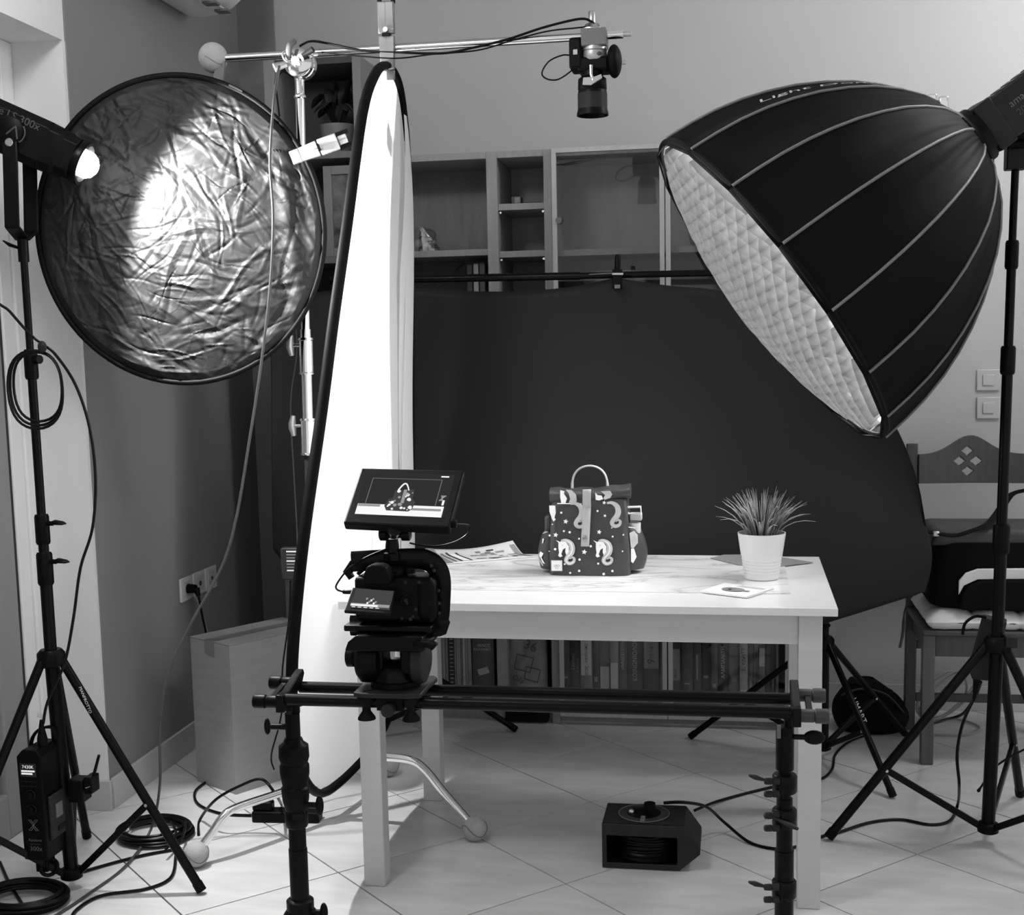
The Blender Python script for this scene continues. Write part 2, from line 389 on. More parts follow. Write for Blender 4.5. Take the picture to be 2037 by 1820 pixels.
tag(MB().tube(cs([(LW+.012, 1.235, .527), (LW+.03, 1.25, .48), (LW+.06, 1.27, .30), (LW+.07, 1.30, .012)]), .003, 8).build('thin_cord', 'cable_pale'), 'thin pale cord running down the wall behind the cardboard box', 'cable')
for k, (z0, lab) in enumerate(((1.150, 'upper white light switch on the pale wall'), (1.052, 'lower white light switch on the pale wall'))):
    t = thing('light_switch', lab, 'switch', (1.205, BW, z0), 'two light switches')
    a = P(1943, 735 if k == 0 else 790, Y=BW-.004); c = P(1988, 777 if k == 0 else 833, Y=BW-.004)
    MB().bb((a.x, BW-.008, c.z), (c.x, BW-.0005, a.z)).build('plate', 'switch_plastic', t, bevel=.003)
    mx_, mz_ = (a.x+c.x)/2, (a.z+c.z)/2
    MB().bb((mx_-.019, BW-.012, mz_-.019), (mx_+.019, BW-.008, mz_+.019)).build('rocker', 'switch_plastic', t, bevel=.002)
# air conditioner high on the left wall
ac = thing('air_conditioner', 'white air conditioner high on the dark wall', 'air conditioner', (LW+.1, 1.03, 2.45))
a0, a1 = .62, 1.43
prof = [(0, .02), (.02, .004), (.075, 0), (.13, .006), (.175, .022), (.205, .045), (.222, .09), (.215, .27), (0, .27)]
MB().prism(prof, (LW+.001, (a0+a1)/2, 2.452), (1, 0, 0), (0, 0, 1), a1-a0).build('housing', 'aircon', ac, bevel=.008)
MB().bar((LW+.15, a0+.06, 2.456), (LW+.15, a1-.06, 2.456), .05, .006, (0, 0, 1)).build('louvre', 'aircon', ac, bevel=.002)
for k in range(3): MB().bb((LW+.145, a1-.09-k*.1, 2.446), (LW+.19, a1-.05-k*.1, 2.453)).build('vent_slot', 'mid_plastic', ac)
# two round ceiling lamps; the balcony-side one is added to brighten the left
for (x, y), lab in (((1.75, .9), 'round white ceiling lamp above the chair'), ((-.85, -.95), 'unseen round lamp near the balcony door, added to brighten the left side')):
    cl = thing('ceiling_lamp', lab, 'lamp', (x, y, 2.54), 'round ceiling lamps')
    MB().cyl((x, y, 2.83), (x, y, CEIL), .07).build('canopy', 'aircon', cl)
    MB().sph((x, y, 2.70), .16, 20, 12).build('globe', 'ceiling_glow', cl)
# ================================================================== WALL UNIT
UY, UB, UT = 1.62, 1.925, 2.0
XL, XA, XB, XC, XM, XR = -.93, -.503, -.465, -.305, .106, .53
wu = thing('shelf_unit', 'birch wall unit with open shelves and glass doors behind the dark backdrop', 'shelving', (-.2, UY, 0))
def upr(x0, x1, z1=UT, mat='birch', y0=UY): return MB().bb((x0, y0, .0), (x1, UB, z1)).build('upright', mat, wu, smooth=0, bevel=.0015)
upr(XA, XB+.0); upr(XC, XC+.028); upr(XR-.004, XR+.022)
def shelf(x0, x1, z, y0=UY+.012, mat='birch', nm='shelf'): return MB().bb((x0, y0, z-.011), (x1, UB, z+.011)).build(nm, mat, wu, smooth=0, bevel=.0015)
MB().bb((XL, UB-.012, .0), (XA, UB, UT)).build('back_panel', 'dark_veneer', wu, smooth=0)
MB().bb((XB, UB-.012, .0), (XC, UB, UT)).build('back_panel', 'birch_back', wu, smooth=0)
MB().bb((XC+.028, UB-.012, .0), (XR, UB, UT)).build('back_panel', 'birch_back', wu, smooth=0)
for (x0, x1) in ((XL, XA), (XB, XC), (XC+.028, XR)):
    shelf(x0, x1, UT-.011, nm='top_board', y0=UY if x0 != XC+.028 else UY+.02); shelf(x0, x1, .075, nm='bottom_board')
    MB().bb((x0, UY+.035, 0), (x1, UY+.05, .064)).build('plinth', 'birch', wu, smooth=0)
shelf(XL, XA, 1.665); shelf(XL, XA, 1.25); shelf(XL, XA, .80); shelf(XL, XA, .45)
for z in (1.815, 1.655, 1.25, .9, .45): shelf(XB, XC, z)
for z in (1.655, 1.25, .85, .45): shelf(XC+.03, XR, z, y0=UY+.04, mat='dark_veneer')
for z in (1.797, 1.637):
    for x in (XB+.006, XC-.006): MB().cyl((x, UY+.02, z), (x, UY+.035, z), .004, n=8).build('shelf_pin', 'steel', wu)
for k, (x0, x1) in enumerate(((XC+.030, XM-.002), (XM+.002, XR-.006))):
    d = MB(); s_ = .016 if k == 0 else .016; y0, y1 = UY-.018, UY-.001; z0, z1 = .03, UT
    d.bb((x0, y0, z0), (x0+s_, y1, z1)).bb((x1-s_, y0, z0), (x1, y1, z1)).bb((x0+s_, y0, z1-s_), (x1-s_, y1, z1)).bb((x0+s_, y0, z0), (x1-s_, y1, z0+.05))
    door = d.build('door', 'birch_pale', wu, smooth=0, bevel=.001)
    MB().bb((x0+s_, UY-.011, z0+.05), (x1-s_, UY-.007, z1-s_)).build('pane', 'glass', door, smooth=0)
    if k == 0: MB().cyl((x0+.024, UY-.03, 1.76), (x0+.024, UY-.012, 1.76), .011, .008, n=14).build('knob', 'mid_plastic', door)
# tall cabinet left of it
tc_ = thing('tall_cabinet', 'tall dark open cabinet with an orchid in its top niche, in the corner', 'cabinet', (-1.09, UY, 0))
for (x0, x1, m_) in ((-1.285, -1.245, 'birch'), (-.965, -.935, 'frame_grey')): MB().bb((x0, UY, 0), (x1, UB, 2.345)).build('side_panel', m_, tc_, smooth=0, bevel=.0015)
MB().bb((-1.245, UB-.012, 0), (-.965, UB, 2.345)).build('back_panel', 'niche_dark', tc_, smooth=0)
for z in (2.334, 2.015, 1.655, 1.52, 1.40, .80, .45, .06): MB().bb((-1.245, UY+.005, z-.011), (-.965, UB-.012, z+.011)).build('shelf', 'dark_veneer' if z < 2.3 else 'niche_dark', tc_, smooth=0)
# things on the shelves
op = thing('orchid_pot', 'pale flower pot with a dark leafy plant in the top niche of the cabinet', 'plant', (-1.05, 1.74, 2.026))
oc = V((-1.055, 1.73, 2.027))
MB().lathe(oc, (0, 0, 1), [(0, .045), (.10, .066), (.104, .066), (.1, .06), (.07, .055)], 24).build('pot', 'frame_grey', op)
for k in range(16):
    an = k*2.4; l = .09+.05*random.random(); d = V((cos(an), sin(an)*.6, 0)); up = .07+.12*random.random()
    c = [oc+V((0, 0, .09)), oc+d*l*.5+V((0, 0, .09+up)), oc+d*l*.95+V((0, 0, .08+up*.8))]
    MB().tube(cs(c, 4), [.004]+[.02]*6+[.012, .003], 6, flat=.2).build('leaf', 'dark_leaf', op)
MB().tube(cs([oc+V((0, -.01, .09)), oc+V((.04, -.04, .17)), oc+V((.08, -.05, .12)), oc+V((.09, -.06, -.0))], 5), .0035, 6).build('stem', 'dark_leaf', op)
pf = thing('picture_frame', 'grey framed picture standing on the cabinet shelf beside the white panel', 'picture frame', (-1.04, 1.66, 1.666))
a = P(643, 337, Y=1.645); c = P(740, 495, Y=1.645)
fx0, fx1, fz0, fz1 = a.x, c.x-.002, 1.667, 1.98
MB().bb((fx0, 1.637, fz0), (fx0+.03, 1.653, fz1)).bb((fx1-.03, 1.637, fz0), (fx1, 1.653, fz1)).bb((fx0+.03, 1.637, fz1-.03), (fx1-.03, 1.653, fz1)).bb((fx0+.03, 1.637, fz0), (fx1-.03, 1.653, fz0+.03)).build('frame', 'frame_grey', pf, smooth=0, bevel=.002)
MB().bb((fx0+.03, 1.648, fz0+.03), (fx1-.03, 1.652, fz1-.03)).build('picture', 'photo_print', pf, smooth=0)
jr = thing('glass_jar', 'crumpled clear bag standing on the open shelf', 'bag', (-.79, 1.72, 1.676))
jc = P(842, 494, Y=1.73); jc.z = 1.677
MB().grid(lambda u, v: jc+V((cos(u*2*pi)*(.055-.02*v+.008*sin(u*40+v*9))*(1 if v < .95 else .5), sin(u*2*pi)*.04, v*.085+.006*sin(u*31))), 26, 7, closeu=True).build('film', 'clear_plastic', jr)
for k in range(5): MB().sph(jc+V((-.03+.015*k, .005*(-1)**k, .02+.012*(k % 3))), .017, 10, 8).build('sweet', 'book_6' if k % 2 else 'book_5', jr)
db = thing('dark_box', 'small dark box on the upper shelf of the narrow column', 'box', P(1029, 397, Y=1.66))
b0 = P(1018, 399, Y=1.66); MB().bb((b0.x, 1.65, 1.827), (b0.x+.034, 1.69, 1.852)).build('body', 'book_1', db, bevel=.002)
MB().bb((b0.x+.012, 1.649, 1.829), (b0.x+.031, 1.651, 1.849)).build('front_panel', 'book_4', db)
tag(MB().bb((b0.x+.045, 1.66, 1.827), (b0.x+.10, 1.70, 1.832)).build('flat_tool', 'book_1', bevel=.001), 'thin dark flat object lying beside the small dark box', 'tool')
for k, (x0, x1, h, m_, lab) in enumerate(((928, 940, 526, 'book_1', 'short dark book leaning on the shelf above the backdrop bar'), (941, 952, 524, 'book_6', 'pale spined book above the backdrop bar'), (953, 965, 522, 'book_2', 'dark grey book next to the shelf upright above the bar'))):
    a = P(x0, h, Y=1.70); c = P(x1, 560, Y=1.70)
    tag(MB().bb((a.x, 1.70, 1.262), (c.x, 1.86, a.z)).build('book', m_, bevel=.002), lab, 'book', 'books above the backdrop bar')
bx = thing('music_stand', 'thin dark rods leaning behind the backdrop bar on the open shelf', 'rods', (-.78, 1.75, 1.27))
MB().tube([P(868, 575, Y=1.76), P(924, 522, Y=1.76)], .004, 6).build('rod', 'book_1', bx)
pl_ = tag(MB().lathe((-.075, 1.775, 1.262), (0, 0, 1), [(0, .08), (.10, .10), (.30, .115), (.33, .11)], 32).build('waste_bin', 'book_3'), 'dark curved container behind the glass door above the backdrop clamp', 'container')
# books of the bottom shelf: pixel edges of the spines, tone, height
BK = [(879, 885, 5, .41), (885.5, 891.5, 4, .40), (904, 908, 6, .40), (908.5, 912, 5, .39), (912.5, 916, 6, .41), (916.5, 920, 5, .40), (920.5, 925, 6, .40), (925.5, 930, 5, .41), (930.5, 938, 6, .40),
      (940, 983, 2, .42),
      (1117, 1133.5, 1, .40), (1134, 1154, 2, .41), (1155, 1178, 4, .42), (1179, 1192.5, 1, .40), (1193.5, 1213, 4, .42), (1214, 1230, 5, .41), (1231, 1247, 3, .41), (1248, 1279, 2, .42), (1280, 1312, 1, .41), (1313, 1318, 4, .40),
      (1333, 1355, 3, .41), (1356, 1378, 2, .40), (1379, 1394.5, 2, .40), (1395, 1413.5, 1, .41), (1414.5, 1428, 2, .39), (1429, 1448.5, 1, .42), (1449.5, 1470.5, 4, .40), (1471.5, 1487.5, 6, .41), (1488.5, 1498.5, 3, .40), (1499.5, 1508.5, 6, .40), (1509.5, 1522, 4, .42), (1523, 1532.5, 2, .39), (1533.5, 1542.5, 3, .41), (1543.5, 1549, 5, .40)]
BLAB = ['pale magazine at the left end of the bottom shelf', 'grey magazine beside the spiral notebook', 'first thin magazine right of the spiral notebook', 'second thin magazine right of the spiral notebook', 'third thin magazine right of the spiral notebook', 'fourth thin magazine right of the spiral notebook', 'fifth thin magazine right of the spiral notebook', 'sixth thin magazine right of the spiral notebook', 'thick pale magazine beside the big dark volume',
        'big dark volume with a tilted pale sticker on its spine', 'plain dark book at the left of the glass-doored shelf', 'dark book with two lines of pale spine lettering', 'grey book with a pale label reading 2010', 'thin dark book right of the 2010 book', 'grey book with a low pale label on its spine', 'light grey book with a pale lower spine', 'mid grey book with white capitals, left of the sociology book', 'wide dark book with big pale Greek capitals', 'dark book with a pale label bearing a 9', 'thin grey book at the middle door stile',
        'book with a tall pale label right of the door stile', 'dark book with faint upper lettering', 'slim dark book with pale lines on the spine', 'dark plain book in the middle of the right-hand shelf', 'narrow dark book left of the bold capitals book', 'black book with bold pale capitals down the spine', 'grey book right of the bold capitals book', 'pale book with dark lettering on its spine', 'narrow grey book right of the pale one', 'thin whitish booklet on the right-hand shelf', 'grey book with a pale upper label', 'slim dark book near the shelf end', 'slim mid grey book near the shelf end', 'thinnest book at the right end of the shelf']
def spine_text(body, x0, x1, ztop, size, mat, parent, y, down=False):
    cx = (P(x0, 1330, Y=y).x+P(x1, 1330, Y=y).x)/2
    ex = V((0, 0, -1)) if down else V((0, 0, 1)); ey = V((1, 0, 0)) if down else V((-1, 0, 0))
    text(body, size, (cx, y, ztop), ex, ey, mat, parent, align='CENTER', depth=.0008)
for k, (x0, x1, tone, h) in enumerate(BK):
    y = 1.655+.008*((k*7) % 3)
    xa, xb = P(x0, 1330, Y=y).x, P(x1, 1330, Y=y).x; th = xb-xa
    t = thing('book', BLAB[k], 'book', ((xa+xb)/2, y, .087), 'books on the bottom shelf')
    bd = .14+.03*((k*5) % 4)/4; zt = .087+h*.74
    c_ = MB().bb((xa, y+.002, .087), (xa+.0018, y+bd, zt)).bb((xb-.0018, y+.002, .087), (xb, y+bd, zt))
    ns = 6
    def spn(u, v, xa=xa, xb=xb, y=y, zt=zt, th=th): return V((xa+(xb-xa)*u, y+.002-.12*th*sin(pi*u), .087+(zt-.087)*v))
    c_.grid(spn, ns, 2)
    c_.build('cover', 'book_%d' % tone, t)
    MB().bb((xa+.0018, y+.004, .090), (xb-.0018, y+bd-.004, zt-.004)).build('pages', 'paper_grey', t, smooth=0)
    ys = y-.12*th-.0002
    def lab_(za, zb, mat, fr=.9, ys=ys, xa=xa, xb=xb):
        w = (xb-xa)*(1-fr)/2; return MB().bb((xa+w, ys-.0006, za), (xb-w, ys+.0004, zb)).build('label', mat, t, smooth=0)
    if k == 9:
        text('ΙΑΝΟΣ', .015, ((xa+xb)/2+.006, ys, .272), (1, 0, 0), (0, 0, 1), 'book_7', t, depth=.001)
        text('ΕΛΛΗΝΙΚΟ', .0125, ((xa+xb)/2, ys, .258), (1, 0, 0), (0, 0, 1), 'book_7', t, depth=.001)
        MB().prism([(-.02, -.012), (.02, -.012), (.02, .012), (-.02, .012)], ((xa+xb)/2+.002, ys, .178), (.95, 0, .3), (-.3, 0, .95), .001).build('sticker', 'book_6', t, smooth=0)
    elif k == 11: spine_text('Σχολικά', x0-4, x1-4, .215, .016, 'book_6', t, ys); spine_text('Δοκίμια', x0+5, x1+5, .20, .015, 'book_5', t, ys)
    elif k == 12: lab_(.170, .32, 'book_7'); spine_text('2010', x0, x1, .188, .017, 'ink', t, ys-.0006, True); spine_text('Επετηρίδα', x0, x1, .25, .014, 'ink', t, ys-.0006, True)
    elif k == 14: lab_(.10, .199, 'book_7')
    elif k == 15: lab_(.10, .217, 'book_7')
    elif k == 16: spine_text('ΗΜΙΔΕΕΠΟΧΗ', x0, x1, .245, .016, 'book_7', t, ys)
    elif k == 17: spine_text('ΚΟΙΝΩΝΙΟΛΟΓΙΑ', x0, x1, .236, .022, 'book_7', t, ys)
    elif k == 18: lab_(.200, .32, 'book_5'); spine_text('9', x0, x1, .226, .038, 'ink', t, ys-.0006); spine_text('ΛΕΞΙΚΟ', x0, x1, .265, .016, 'ink', t, ys-.0006)
    elif k == 20: lab_(.155, .268, 'book_6', .8); spine_text('ΑΡΗΣ', x0, x1, .180, .014, 'ink', t, ys-.0006)
    elif k == 22: lab_(.16, .25, 'book_5', .25)
    elif k == 25: spine_text('ΑΛΜΠΑΝΙΤΗ', x0, x1, .225, .019, 'book_7', t, ys)
    elif k == 27: spine_text('Σ. ΥΔΡΙΤΤ', x0, x1, .238, .018, 'ink', t, ys); lab_(.09, .13, 'book_7')
    elif k == 29: lab_(.12, .26, 'book_3', .4)
    elif k == 30: lab_(.215, .28, 'book_7', .85)
    else: lab_(.135+.01*(k % 4), .150+.012*(k % 3), 'book_5', .5)
sn = thing('spiral_notebook', 'black spiral-bound notebook among the magazines on the bottom shelf', 'notebook', (-.72, 1.66, .087))
xa, xb = P(892.5, 1330, Y=1.66).x, P(903, 1330, Y=1.66).x
MB().bb((xa, 1.668, .087), (xb, 1.82, .39)).build('cover', 'book_0', sn, smooth=0)
for k in range(20): MB().torus(((xa+xb)/2, 1.667, .10+k*.0145), (0, .25, 1), .0062, .0014, 12, 5).build('ring', 'book_7', sn)
pb = thing('printed_bag', 'crumpled grey bag with bold black print in the narrow shelf column', 'bag', (-.385, 1.68, .087))
xa, xb = P(1011, 1330, Y=1.66).x, P(1089, 1330, Y=1.66).x
def bagf(u, v):
    x = xa+(xb-xa)*(.5+(u-.5)*(1-.18*v**3)); n = mnoise.noise(V((u*4, v*5, 3)))
    return V((x, 1.672-.02*sin(pi*u)*(1-.4*v)+.014*n, .087+v*.30))
MB().grid(bagf, 22, 22).build('front', 'book_5', pb, solid=.002)
MB().bb((xa+.008, 1.70, .087), (xb-.008, 1.80, .34)).build('contents', 'book_2', pb, bevel=.01)
bo = V(((xa+xb)/2, 1.6405, .19))
text('36', .05, bo+V((.015, -.004, .085)), (.94, 0, -.34), (.34, 0, .94), 'ink', pb, depth=.001)
for cx_, cz_, s_ in ((-.01, .02, .035), (.02, -.02, .03)):
    q = MB(); q.tube([bo+V((cx_-s_, -.004, cz_-s_*.5)), bo+V((cx_+s_*.6, -.004, cz_-s_*.9)), bo+V((cx_+s_, -.004, cz_+s_*.6)), bo+V((cx_-s_*.7, -.004, cz_+s_))], .002, 5, closed=True); q.build('print_outline', 'ink', pb)
text('OFF', .026, bo+V((-.032, -.004, -.04)), (.8, 0, -.6), (.6, 0, .8), 'ink', pb, depth=.001)
tag(MB().bb((xa-.004, 1.60, .006), (xb+.006, 1.66, .052)).build('black_case', 'black_plastic', bevel=.004), 'flat black case on the floor under the narrow shelf column', 'case')
# ================================================================== TABLE
TA = V((-.6115, .1282, 0)); TYAW = -.0047; tx, ty_ = V((cos(TYAW), sin(TYAW), 0)), V((-sin(TYAW), cos(TYAW), 0)); TH = .7312; TD = .737; TWd = 1.18
TR = Matrix.Rotation(TYAW, 3, 'Z')
def T(x, y, z): return TA+tx*x+ty_*y+V((0, 0, z))
tb = thing('table', 'white wooden table standing in front of the dark backdrop', 'table', T(TWd/2, TD/2, 0))
MB().box(T(TWd/2, TD/2, TH-.0095), (TWd, TD, .019), TR).build('table_top', 'table_top', tb, bevel=.0015)
for x in (.032, TWd-.086):
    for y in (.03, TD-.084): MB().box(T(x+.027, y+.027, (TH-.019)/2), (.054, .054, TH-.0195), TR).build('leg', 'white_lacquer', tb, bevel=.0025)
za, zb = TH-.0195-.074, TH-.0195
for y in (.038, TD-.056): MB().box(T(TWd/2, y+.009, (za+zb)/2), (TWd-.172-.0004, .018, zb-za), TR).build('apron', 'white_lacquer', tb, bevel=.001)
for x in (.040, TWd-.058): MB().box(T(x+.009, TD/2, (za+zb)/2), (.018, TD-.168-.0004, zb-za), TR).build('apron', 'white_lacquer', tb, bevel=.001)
tag(MB().box(T(.55, .165+.285, TH+.0011), (1.06, .57, .0018), TR).build('marble_sheet', 'marble', smooth=0), 'white marble-look sheet laid over the table top', 'backdrop sheet')
TZ = TH+.0022
# ================================================================== THINGS ON THE TABLE
BGX0, BGX1, BGY, BGZ = -.149, .066, .505, TZ
bg = thing('lunch_backpack', 'small dark roll-top bag with a unicorn print standing on the marble sheet', 'bag', (-.04, .565, BGZ))
bw = BGX1-BGX0; bh = .2; bdp = .125
def bagbody(u, v):
    """closed ring in u, height in v; slightly pinched to the top"""
    a = 2*pi*u; k = 1-.07*max(0, v-.3)/.7
    ca, sa = cos(a), sin(a); sx = (abs(ca)**.28)*(1 if ca > 0 else -1); sy = (abs(sa)**.28)*(1 if sa > 0 else -1)
    wob = .0022*mnoise.noise(V((ca*3, sa*3, v*7)))
    cx = (BGX0+BGX1)/2; cy = BGY+bdp/2
    return V((cx+sx*(bw/2*k+wob), cy+sy*(bdp/2*(1-.25*v**3)+wob*1.5), BGZ+.001+v*bh))
m_ = MB().grid(bagbody, 56, 14, closeu=True); m_.f.append(list(range(55, -1, -1))); m_.f.append([13*56+k for k in range(56)])
m_.build('body', 'bag_print_cloth', bg, smooth=1.2)
rz = BGZ+.211  # rolled top
def roll(u, v):
    t = u; a = 2*pi*v; x = BGX0+.004+t*(bw-.002); tilt = .0 if t < .55 else (t-.55)*.05
    rr = .0198*(1+.06*sin(t*19)+.1*mnoise.noise(V((t*9, cos(a)*1.5, sin(a)*1.5))))
    return V((x, BGY+.034+rr*1.25*cos(a), rz+tilt*.45+rr*(1+.5*(t > .92)*(t-.92))*sin(a)))
m_ = MB().grid(lambda u, v: roll(u, v), 26, 17); m_.f.append([26*k for k in range(16)]); m_.f.append([26*k+25 for k in range(16)])
m_.build('rolled_top', 'bag_print_cloth', bg, smooth=1.2)
MB().tube([(BGX0+.026, BGY+.003, rz-.0195), (BGX0+.09, BGY+.0025, rz-.0205)], .0012, 6).build('edge_tape', 'print_white', bg)
def B(x, z): return (BGX0+(x-1093.5)/759.0, BGZ+(1147-z)/759.0)   # front face of the bag, measured across and up
def Bc(x, y): return B(1020+x/6.366, 900+y/6.366)
FY = BGY-.0035
st = MB().grid(lambda u, v: V((Bc(990-45*v+(u-.5)*105, 0)[0], FY-.004-.021*max(0, 1-v*3.2)**.5*(v < .32), Bc(0, 455+735*v)[1])), 4, 20)
stp = st.build('strap', 'bag_strap', bg, solid=.003)
sx_, sz_ = Bc(945, 1090); MB().lathe((sx_, FY-.0060, sz_), (0, -1, 0), [(0, .0075), (.003, .0072), (.0046, .004), (.005, 0)], 18).build('snap_button', 'brass_dull', stp)
hx0, hx1 = Bc(765, 0)[0], Bc(1220, 0)[0]; hz0 = Bc(0, 470)[1]; hz1 = Bc(0, 175)[1]
hp = [V((hx0+(hx1-hx0)*(.5-.5*cos(pi*t)), BGY+.04, hz0-.008+(hz1-hz0+.006)*(sin(pi*t)**.62))) for t in [k/26 for k in range(27)]]
MB().tube(hp, [.0085]*2+[.0065]*23+[.0085]*2, 8, flat=.45).build('handle', 'bag_strap', bg)
for sgn, (x0, x1, zt) in ((-1, (1066, 1096, 1060)), (1, (1246, 1289, 1050))):
    xa, xb = B(x0, 0)[0], B(x1, 0)[0]
    def pk(u, v, xa=xa, xb=xb, zt=zt, sgn=sgn):
        a = pi*u; o_ = (xb-xa)*(.55+.45*sin(pi*(v*.75+.22)))
        x = (xb-o_*sin(a)**.5) if sgn < 0 else (xa+o_*sin(a)**.5)
        return V((x, BGY+.022+.088*u, BGZ+.012+v*(B(0, zt)[1]-BGZ-.012)-(.011*sin(a) if v > .95 else 0)))
    MB().grid(pk, 18, 12).build('side_pocket', 'bag_print_cloth', bg, solid=.002, smooth=1.2)
    def patch(pts, mat, pk=pk, sgn=sgn):
        mb = MB(); mb.add([pk(u, v)+V((sgn*.0022, -.0022, 0)) for u, v in pts], [tuple(range(len(pts)))]); mb.build('pocket_print', mat, bg, smooth=0)
    if sgn < 0:
        patch([(.06, .42), (.16, .46), (.20, .34), (.10, .16), (.04, .14), (.12, .30)], 'print_white'); patch([(.17, .44), (.26, .38), (.24, .20), (.12, .08), (.08, .10), (.20, .26)], 'print_grey')
        patch([(.08, .80), (.14, .80), (.12, .66), (.09, .70)], 'print_white')
    else:
        patch([(.02, .86), (.10, .90), (.16, .80), (.12, .62), (.04, .50), (.02, .52)], 'print_grey'); patch([(.02, .50), (.05, .50), (.08, .30), (.04, .16), (.02, .20)], 'print_white')
    if sgn < 0: MB().box((xb-.008, BGY+.07, BGZ+.13), (.022, .05, .05)).build('pocket_content', 'bag_print_cloth', bg, bevel=.008)
    MB().tube([pk(.02+.96*k/16, .985)+V((sgn*.001, 0, .001)) for k in range(17)], .0018, 6).build('pocket_trim', 'print_grey', bg)
# printed motifs on the front: unicorn heads with curled manes, stars and dots
HEAD = [(605, 1150), (640, 1122), (700, 1130), (738, 1190), (738, 1270), (712, 1325), (690, 1262), (695, 1212), (662, 1232), (640, 1290), (655, 1318), (622, 1332), (600, 1312), (612, 1270), (604, 1215)]
MANE = [(640, 1118), (700, 1112), (760, 1150), (782, 1215), (765, 1280), (720, 1330), (700, 1375), (735, 1410), (790, 1395), (806, 1350), (775, 1330), (750, 1352)]
MW = [24, 40, 62, 72, 70, 58, 50, 46, 40, 34, 26, 14]
def unicorn(dx, dy, parts='hm', clipx=None):
    fo, ex, ez = V((0, FY-.0006, 0)), V((1, 0, 0)), V((0, 0, 1))
    pr = MB(); pts = [Bc(x+dx, y+dy) for x, y in HEAD]
    poly(pr, pts, fo, ex, ez, .0006); poly(pr, [Bc(x+dx, y+dy) for x, y in ((572, 1112), (622, 1132), (612, 1150))], fo, ex, ez, .0006)
    u = pr.build('unicorn_print', 'print_white', bg, smooth=0) if 'h' in parts else None
    pm = MB(); pp = cs([V((x+dx, y+dy, 0)) for x, y in MANE], 4); ww = cs([V((w, 0, 0)) for w in MW], 4)
    q = [Bc(p.x, p.y) for p in pp]; ribbon(pm, q, [w.x/6.366/759 for w in ww], fo, ex, ez, .001)
    pm2 = MB(); ribbon(pm2, q[2:34], [w.x/6.366/759*.22 for w in ww][2:34], fo, ex, ez, .0014)
    o_ = pm.build('mane_print', 'print_grey', u if u else bg, smooth=0)
    if u: pm2.build('mane_streak', 'print_white', u, smooth=0); e_ = MB(); poly(e_, [Bc(658+dx+7*cos(a_), 1178+dy+7*sin(a_)) for a_ in [k*pi/4 for k in range(8)]], fo, ex, ez, .0013); e_.build('eye', 'print_grey', u, smooth=0)
unicorn(0, 0); unicorn(478, 0); unicorn(130, -470, 'm'); unicorn(590, -480, 'm')
def star(mb, x, y, r, lift=.0006):
    poly(mb, [Bc(x+(r if k % 2 == 0 else r*.48)*sin(k*pi/5+.2), y-(r if k % 2 == 0 else r*.48)*cos(k*pi/5+.2)) for k in range(10)], (0, FY-.0006, 0), (1, 0, 0), (0, 0, 1), lift)
for x, y, r in ((703, 872, 34), (572, 1045, 34), (1127, 1005, 32), (935, 1262, 36), (1203, 798, 22), (1195, 632, 26), (835, 488, 0)):
    if r: s_ = MB(); star(s_, x, y, r); s_.build('star_print', 'print_white', bg, smooth=0)
dt = MB()
for x, y, r in ((648, 760, 15), (752, 1010, 16), (678, 995, 13), (494, 1052, 14), (870, 1092, 13), (562, 1228, 17), (1018, 1188, 16), (873, 1360, 16), (1110, 1410, 14), (1297, 1063, 13), (1287, 952, 9), (866, 1505, 17), (1289, 1503, 16), (1110, 738, 14), (681, 1420, 12), (750, 1533, 14), (1178, 1543, 18), (1420, 1250, 10), (485, 1255, 8), (532, 908, 8), (1433, 1040, 12)):
    poly(dt, [Bc(x+r*cos(k*pi/4), y+r*sin(k*pi/4)) for k in range(8)], (0, FY-.0006, 0), (1, 0, 0), (0, 0, 1), .0007)
dt.build('dot_print', 'print_white', bg, smooth=0)['kind'] = 'stuff'
hd = MB()   # half heads at the left edge and on the roll
poly(hd, [Bc(*p) for p in ((495, 668), (572, 668), (578, 760), (560, 820), (575, 850), (545, 872), (525, 830), (497, 745))], (0, FY-.0006, 0), (1, 0, 0), (0, 0, 1), .0008)
hd.build('unicorn_print', 'print_white', bg, smooth=0)
ry = BGY+.034-.0295
for pts, mt in (([(705, 470), (780, 475), (835, 530), (845, 610), (825, 640), (740, 640), (760, 590), (745, 520)], 'print_grey'), ([(635, 475), (690, 490), (680, 520), (720, 580), (700, 640), (645, 640), (632, 560)], 'print_white'), ([(1080, 505), (1110, 540), (1160, 545), (1180, 590), (1130, 608), (1085, 600)], 'print_white'), ([(1150, 490), (1270, 485), (1295, 530), (1270, 575), (1200, 600), (1180, 580), (1205, 540)], 'print_grey')):
    h_ = MB(); poly(h_, [Bc(*p) for p in pts], (0, ry-.002, 0), (1, 0, 0), (0, 0, 1), .0006); h_.build('roll_print', mt, bg, smooth=0)
a, c = Bc(508, 1372), Bc(650, 1510)
pt = MB().bb((a[0], FY-.0022, c[1]), (c[0], FY-.0004, a[1])).build('label_patch', 'print_white', bg, smooth=0, bevel=.0004)
text('LBO', .0085, ((a[0]+c[0])/2, FY-.0022, (a[1]+c[1])/2), (1, 0, 0), (0, 0, 1), 'ink_grey', pt, depth=.0003)
text('BAGS', .004, ((a[0]+c[0])/2, FY-.0022, (a[1]+c[1])/2-.006), (1, 0, 0), (0, 0, 1), 'ink_grey', pt, depth=.0003)
for q in ((a[0], c[0]),):
    MB().tube([(a[0]+.001, FY-.0024, a[1]-.001), (c[0]-.001, FY-.0024, a[1]-.001), (c[0]-.001, FY-.0024, c[1]+.001), (a[0]+.001, FY-.0024, c[1]+.001)], .0003, 4, closed=True).build('stitching', 'ink_grey', pt)
